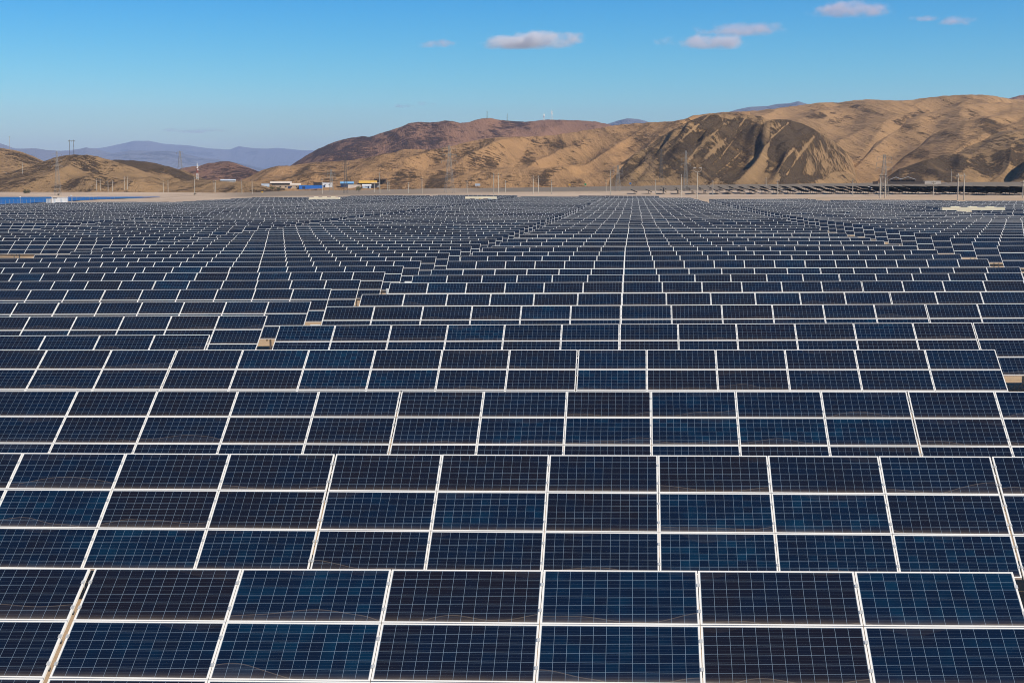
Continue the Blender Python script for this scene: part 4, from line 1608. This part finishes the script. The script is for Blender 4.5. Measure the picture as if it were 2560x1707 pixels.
# ----------------------------------------------------------------- clouds
def cloud_mat(i, dens, col):
    m, nt, b = new_mat('cloud_vapour')
    nt.nodes.remove(b)
    X.nt = nt
    out = nt.nodes['Material Output']
    tc = nt.nodes.new('ShaderNodeTexCoord')
    sp = nt.nodes.new('ShaderNodeSeparateXYZ')
    nt.links.new(tc.outputs['Object'], sp.inputs[0])
    x, y, z = (X(sp.outputs[k]) for k in range(3))
    offs = nt.nodes.new('ShaderNodeMapping')
    offs.inputs['Location'].default_value = (i * 3.7, i * 1.3, i * 2.1)
    offs.inputs['Scale'].default_value = (1.9, 1.4, .7)
    nt.links.new(tc.outputs['Object'], offs.inputs['Vector'])
    f = noise_n(nt, offs.outputs[0], 1.0, 6, .62)
    zz = z + .22
    d = x * x + y * y + zz * zz * 1.1
    s = (((f - .5) * 3.6 + .56 - d * 1.0) * 1.05).clamp()
    flat = ((z + .72) * 2.6).clamp()
    pv = nt.nodes.new('ShaderNodeVolumePrincipled')
    pv.inputs['Color'].default_value = (*col, 1)
    pv.inputs['Anisotropy'].default_value = .1
    nt.links.new((s * s * flat * dens).v, pv.inputs['Density'])
    nt.links.new(pv.outputs[0], out.inputs['Volume'])
    return m


CLOUDS = [(1322, 98, 122, 30, 30000, .024, (.995, .985, .99), 'largest white cloud, bright and flat based, high over the mountain'),
          (1098, 108, 60, 15, 30000, .008, (.93, .88, .95), 'small faint lilac cloud left of the largest cloud'),
          (1758, 102, 104, 26, 31000, .013, (.98, .95, .98), 'pale cloud with a bright left end above the dark spur'),
          (1852, 72, 108, 24, 31500, .009, (.96, .90, .95), 'lilac cloud strip just above the pale cloud'),
          (2128, 20, 108, 28, 29000, .010, (.94, .88, .95), 'lilac cloud highest at the upper right'),
          (2385, 50, 52, 17, 29000, .008, (.94, .87, .94), 'small faint cloud at the upper right corner'),
          (2310, 45, 40, 12, 29500, .007, (.94, .87, .94), 'faintest wisp beside the small corner cloud'),
          (1006, 264, 34, 8, 42000, .003, (.85, .82, .95), 'tiny grey cloud low over the red-brown mountain, left of two'),
          (490, 326, 95, 10, 40500, .004, (.90, .90, .98), 'long faint haze-like cloud low over the far left mountains'),
          (1060, 259, 36, 9, 42000, .003, (.85, .82, .95), 'tiny grey cloud low over the red-brown mountain, right of two')]
for i, (x, y, hw, hh, rad, dens, col, lab) in enumerate(CLOUDS):
    bm = bmesh.new()
    bmesh.ops.create_icosphere(bm, subdivisions=3, radius=1.0)
    me = bpy.data.meshes.new('cloud')
    bm.to_mesh(me); bm.free()
    o = add('cloud', me)
    p = on_r(x, y, rad)
    o.location = p
    a_, c_ = hw * 1.25 * rad / F, hh * 1.2 * rad / F
    o.scale = (a_, a_ * .6, c_)
    o.rotation_euler.z = 0.08 + i * 3.14159
    me.materials.append(cloud_mat(i, dens, col))
    tag(o, lab, 'cloud', 'small clouds in the blue sky')

# ----------------------------------------------------------------- air
m, nt, b = new_mat('haze_air')
nt.nodes.remove(b)
pv = nt.nodes.new('ShaderNodeVolumePrincipled')
HAZE_D, HAZE_C = 3.7e-5, (.54, .70, 1.0)
pv.inputs['Color'].default_value = (*HAZE_C, 1)
pv.inputs['Density'].default_value = HAZE_D
pv.inputs['Anisotropy'].default_value = .2
nt.links.new(pv.outputs[0], nt.nodes['Material Output'].inputs['Volume'])
zmin = min(v[2] for v in gv) - 30
mb = MB(); mb.box((0, 0, (zmin + 1100) / 2), (84000, 84000, 1100 - zmin))
tag(mb.build('haze', m), kind='stuff')

# ----------------------------------------------------------------- light
SUN = Vector((.62, -.38, .68)).normalized()
w = bpy.data.worlds.new('World')
scn.world = w
w.use_nodes = True
nt = w.node_tree
bg = nt.nodes['Background']
sky = nt.nodes.new('ShaderNodeTexSky')
sky.sky_type = 'NISHITA'
sky.sun_disc = False
sky.sun_elevation = math.asin(SUN.z)
sky.sun_rotation = math.atan2(SUN.x, SUN.y)
sky.altitude = 900
sky.air_density = 1.0
sky.dust_density = .3
sky.ozone_density = 3.0
hs = nt.nodes.new('ShaderNodeHueSaturation')
hs.inputs['Hue'].default_value = .481
hs.inputs['Saturation'].default_value = 1.62
hs.inputs['Value'].default_value = 1.0
nt.links.new(sky.outputs[0], hs.inputs['Color'])
X.nt = nt
tcw = nt.nodes.new('ShaderNodeTexCoord')
spw = nt.nodes.new('ShaderNodeSeparateXYZ')
nt.links.new(tcw.outputs['Generated'], spw.inputs[0])
grad = ramp(nt, X(spw.outputs[2]), [(0.0, (1.0, .98, .96)), (.03, (.86, .96, 1.0)), (.065, (.56, .91, 1.05)), (.118, (.17, .73, 1.06)), (.35, (.26, .55, .88)), (1.0, (.36, .52, .74))])
nt.links.new(mixc(nt, 1.0, hs.outputs[0], grad, 'MULTIPLY'), bg.inputs['Color'])
bg.inputs['Strength'].default_value = .09
sl = bpy.data.lights.new('sun', 'SUN')
sl.energy = 4.2
sl.angle = R(.53)
sl.color = (1.0, .92, .78)
so = bpy.data.objects.new('sun', sl)
COL.objects.link(so)
so.rotation_euler = SUN.to_track_quat('Z', 'Y').to_euler()
so.location = (50, -50, 80)

# ----------------------------------------------------------------- render settings
scn.render.engine = 'CYCLES'
cy = scn.cycles
cy.max_bounces = 6
cy.diffuse_bounces = 3
cy.glossy_bounces = 3
cy.volume_bounces = 5
cy.transparent_max_bounces = 8
cy.use_denoising = True
cy.use_adaptive_sampling = True
cy.adaptive_threshold = .02
cy.sample_clamp_indirect = 6
cy.pixel_filter_type = 'BLACKMAN_HARRIS'
cy.filter_width = 1.0
vs = scn.view_settings
vs.view_transform = 'Standard'
vs.look = 'None'
vs.exposure = 0.4
vs.gamma = 1.0
vs.use_curve_mapping = False
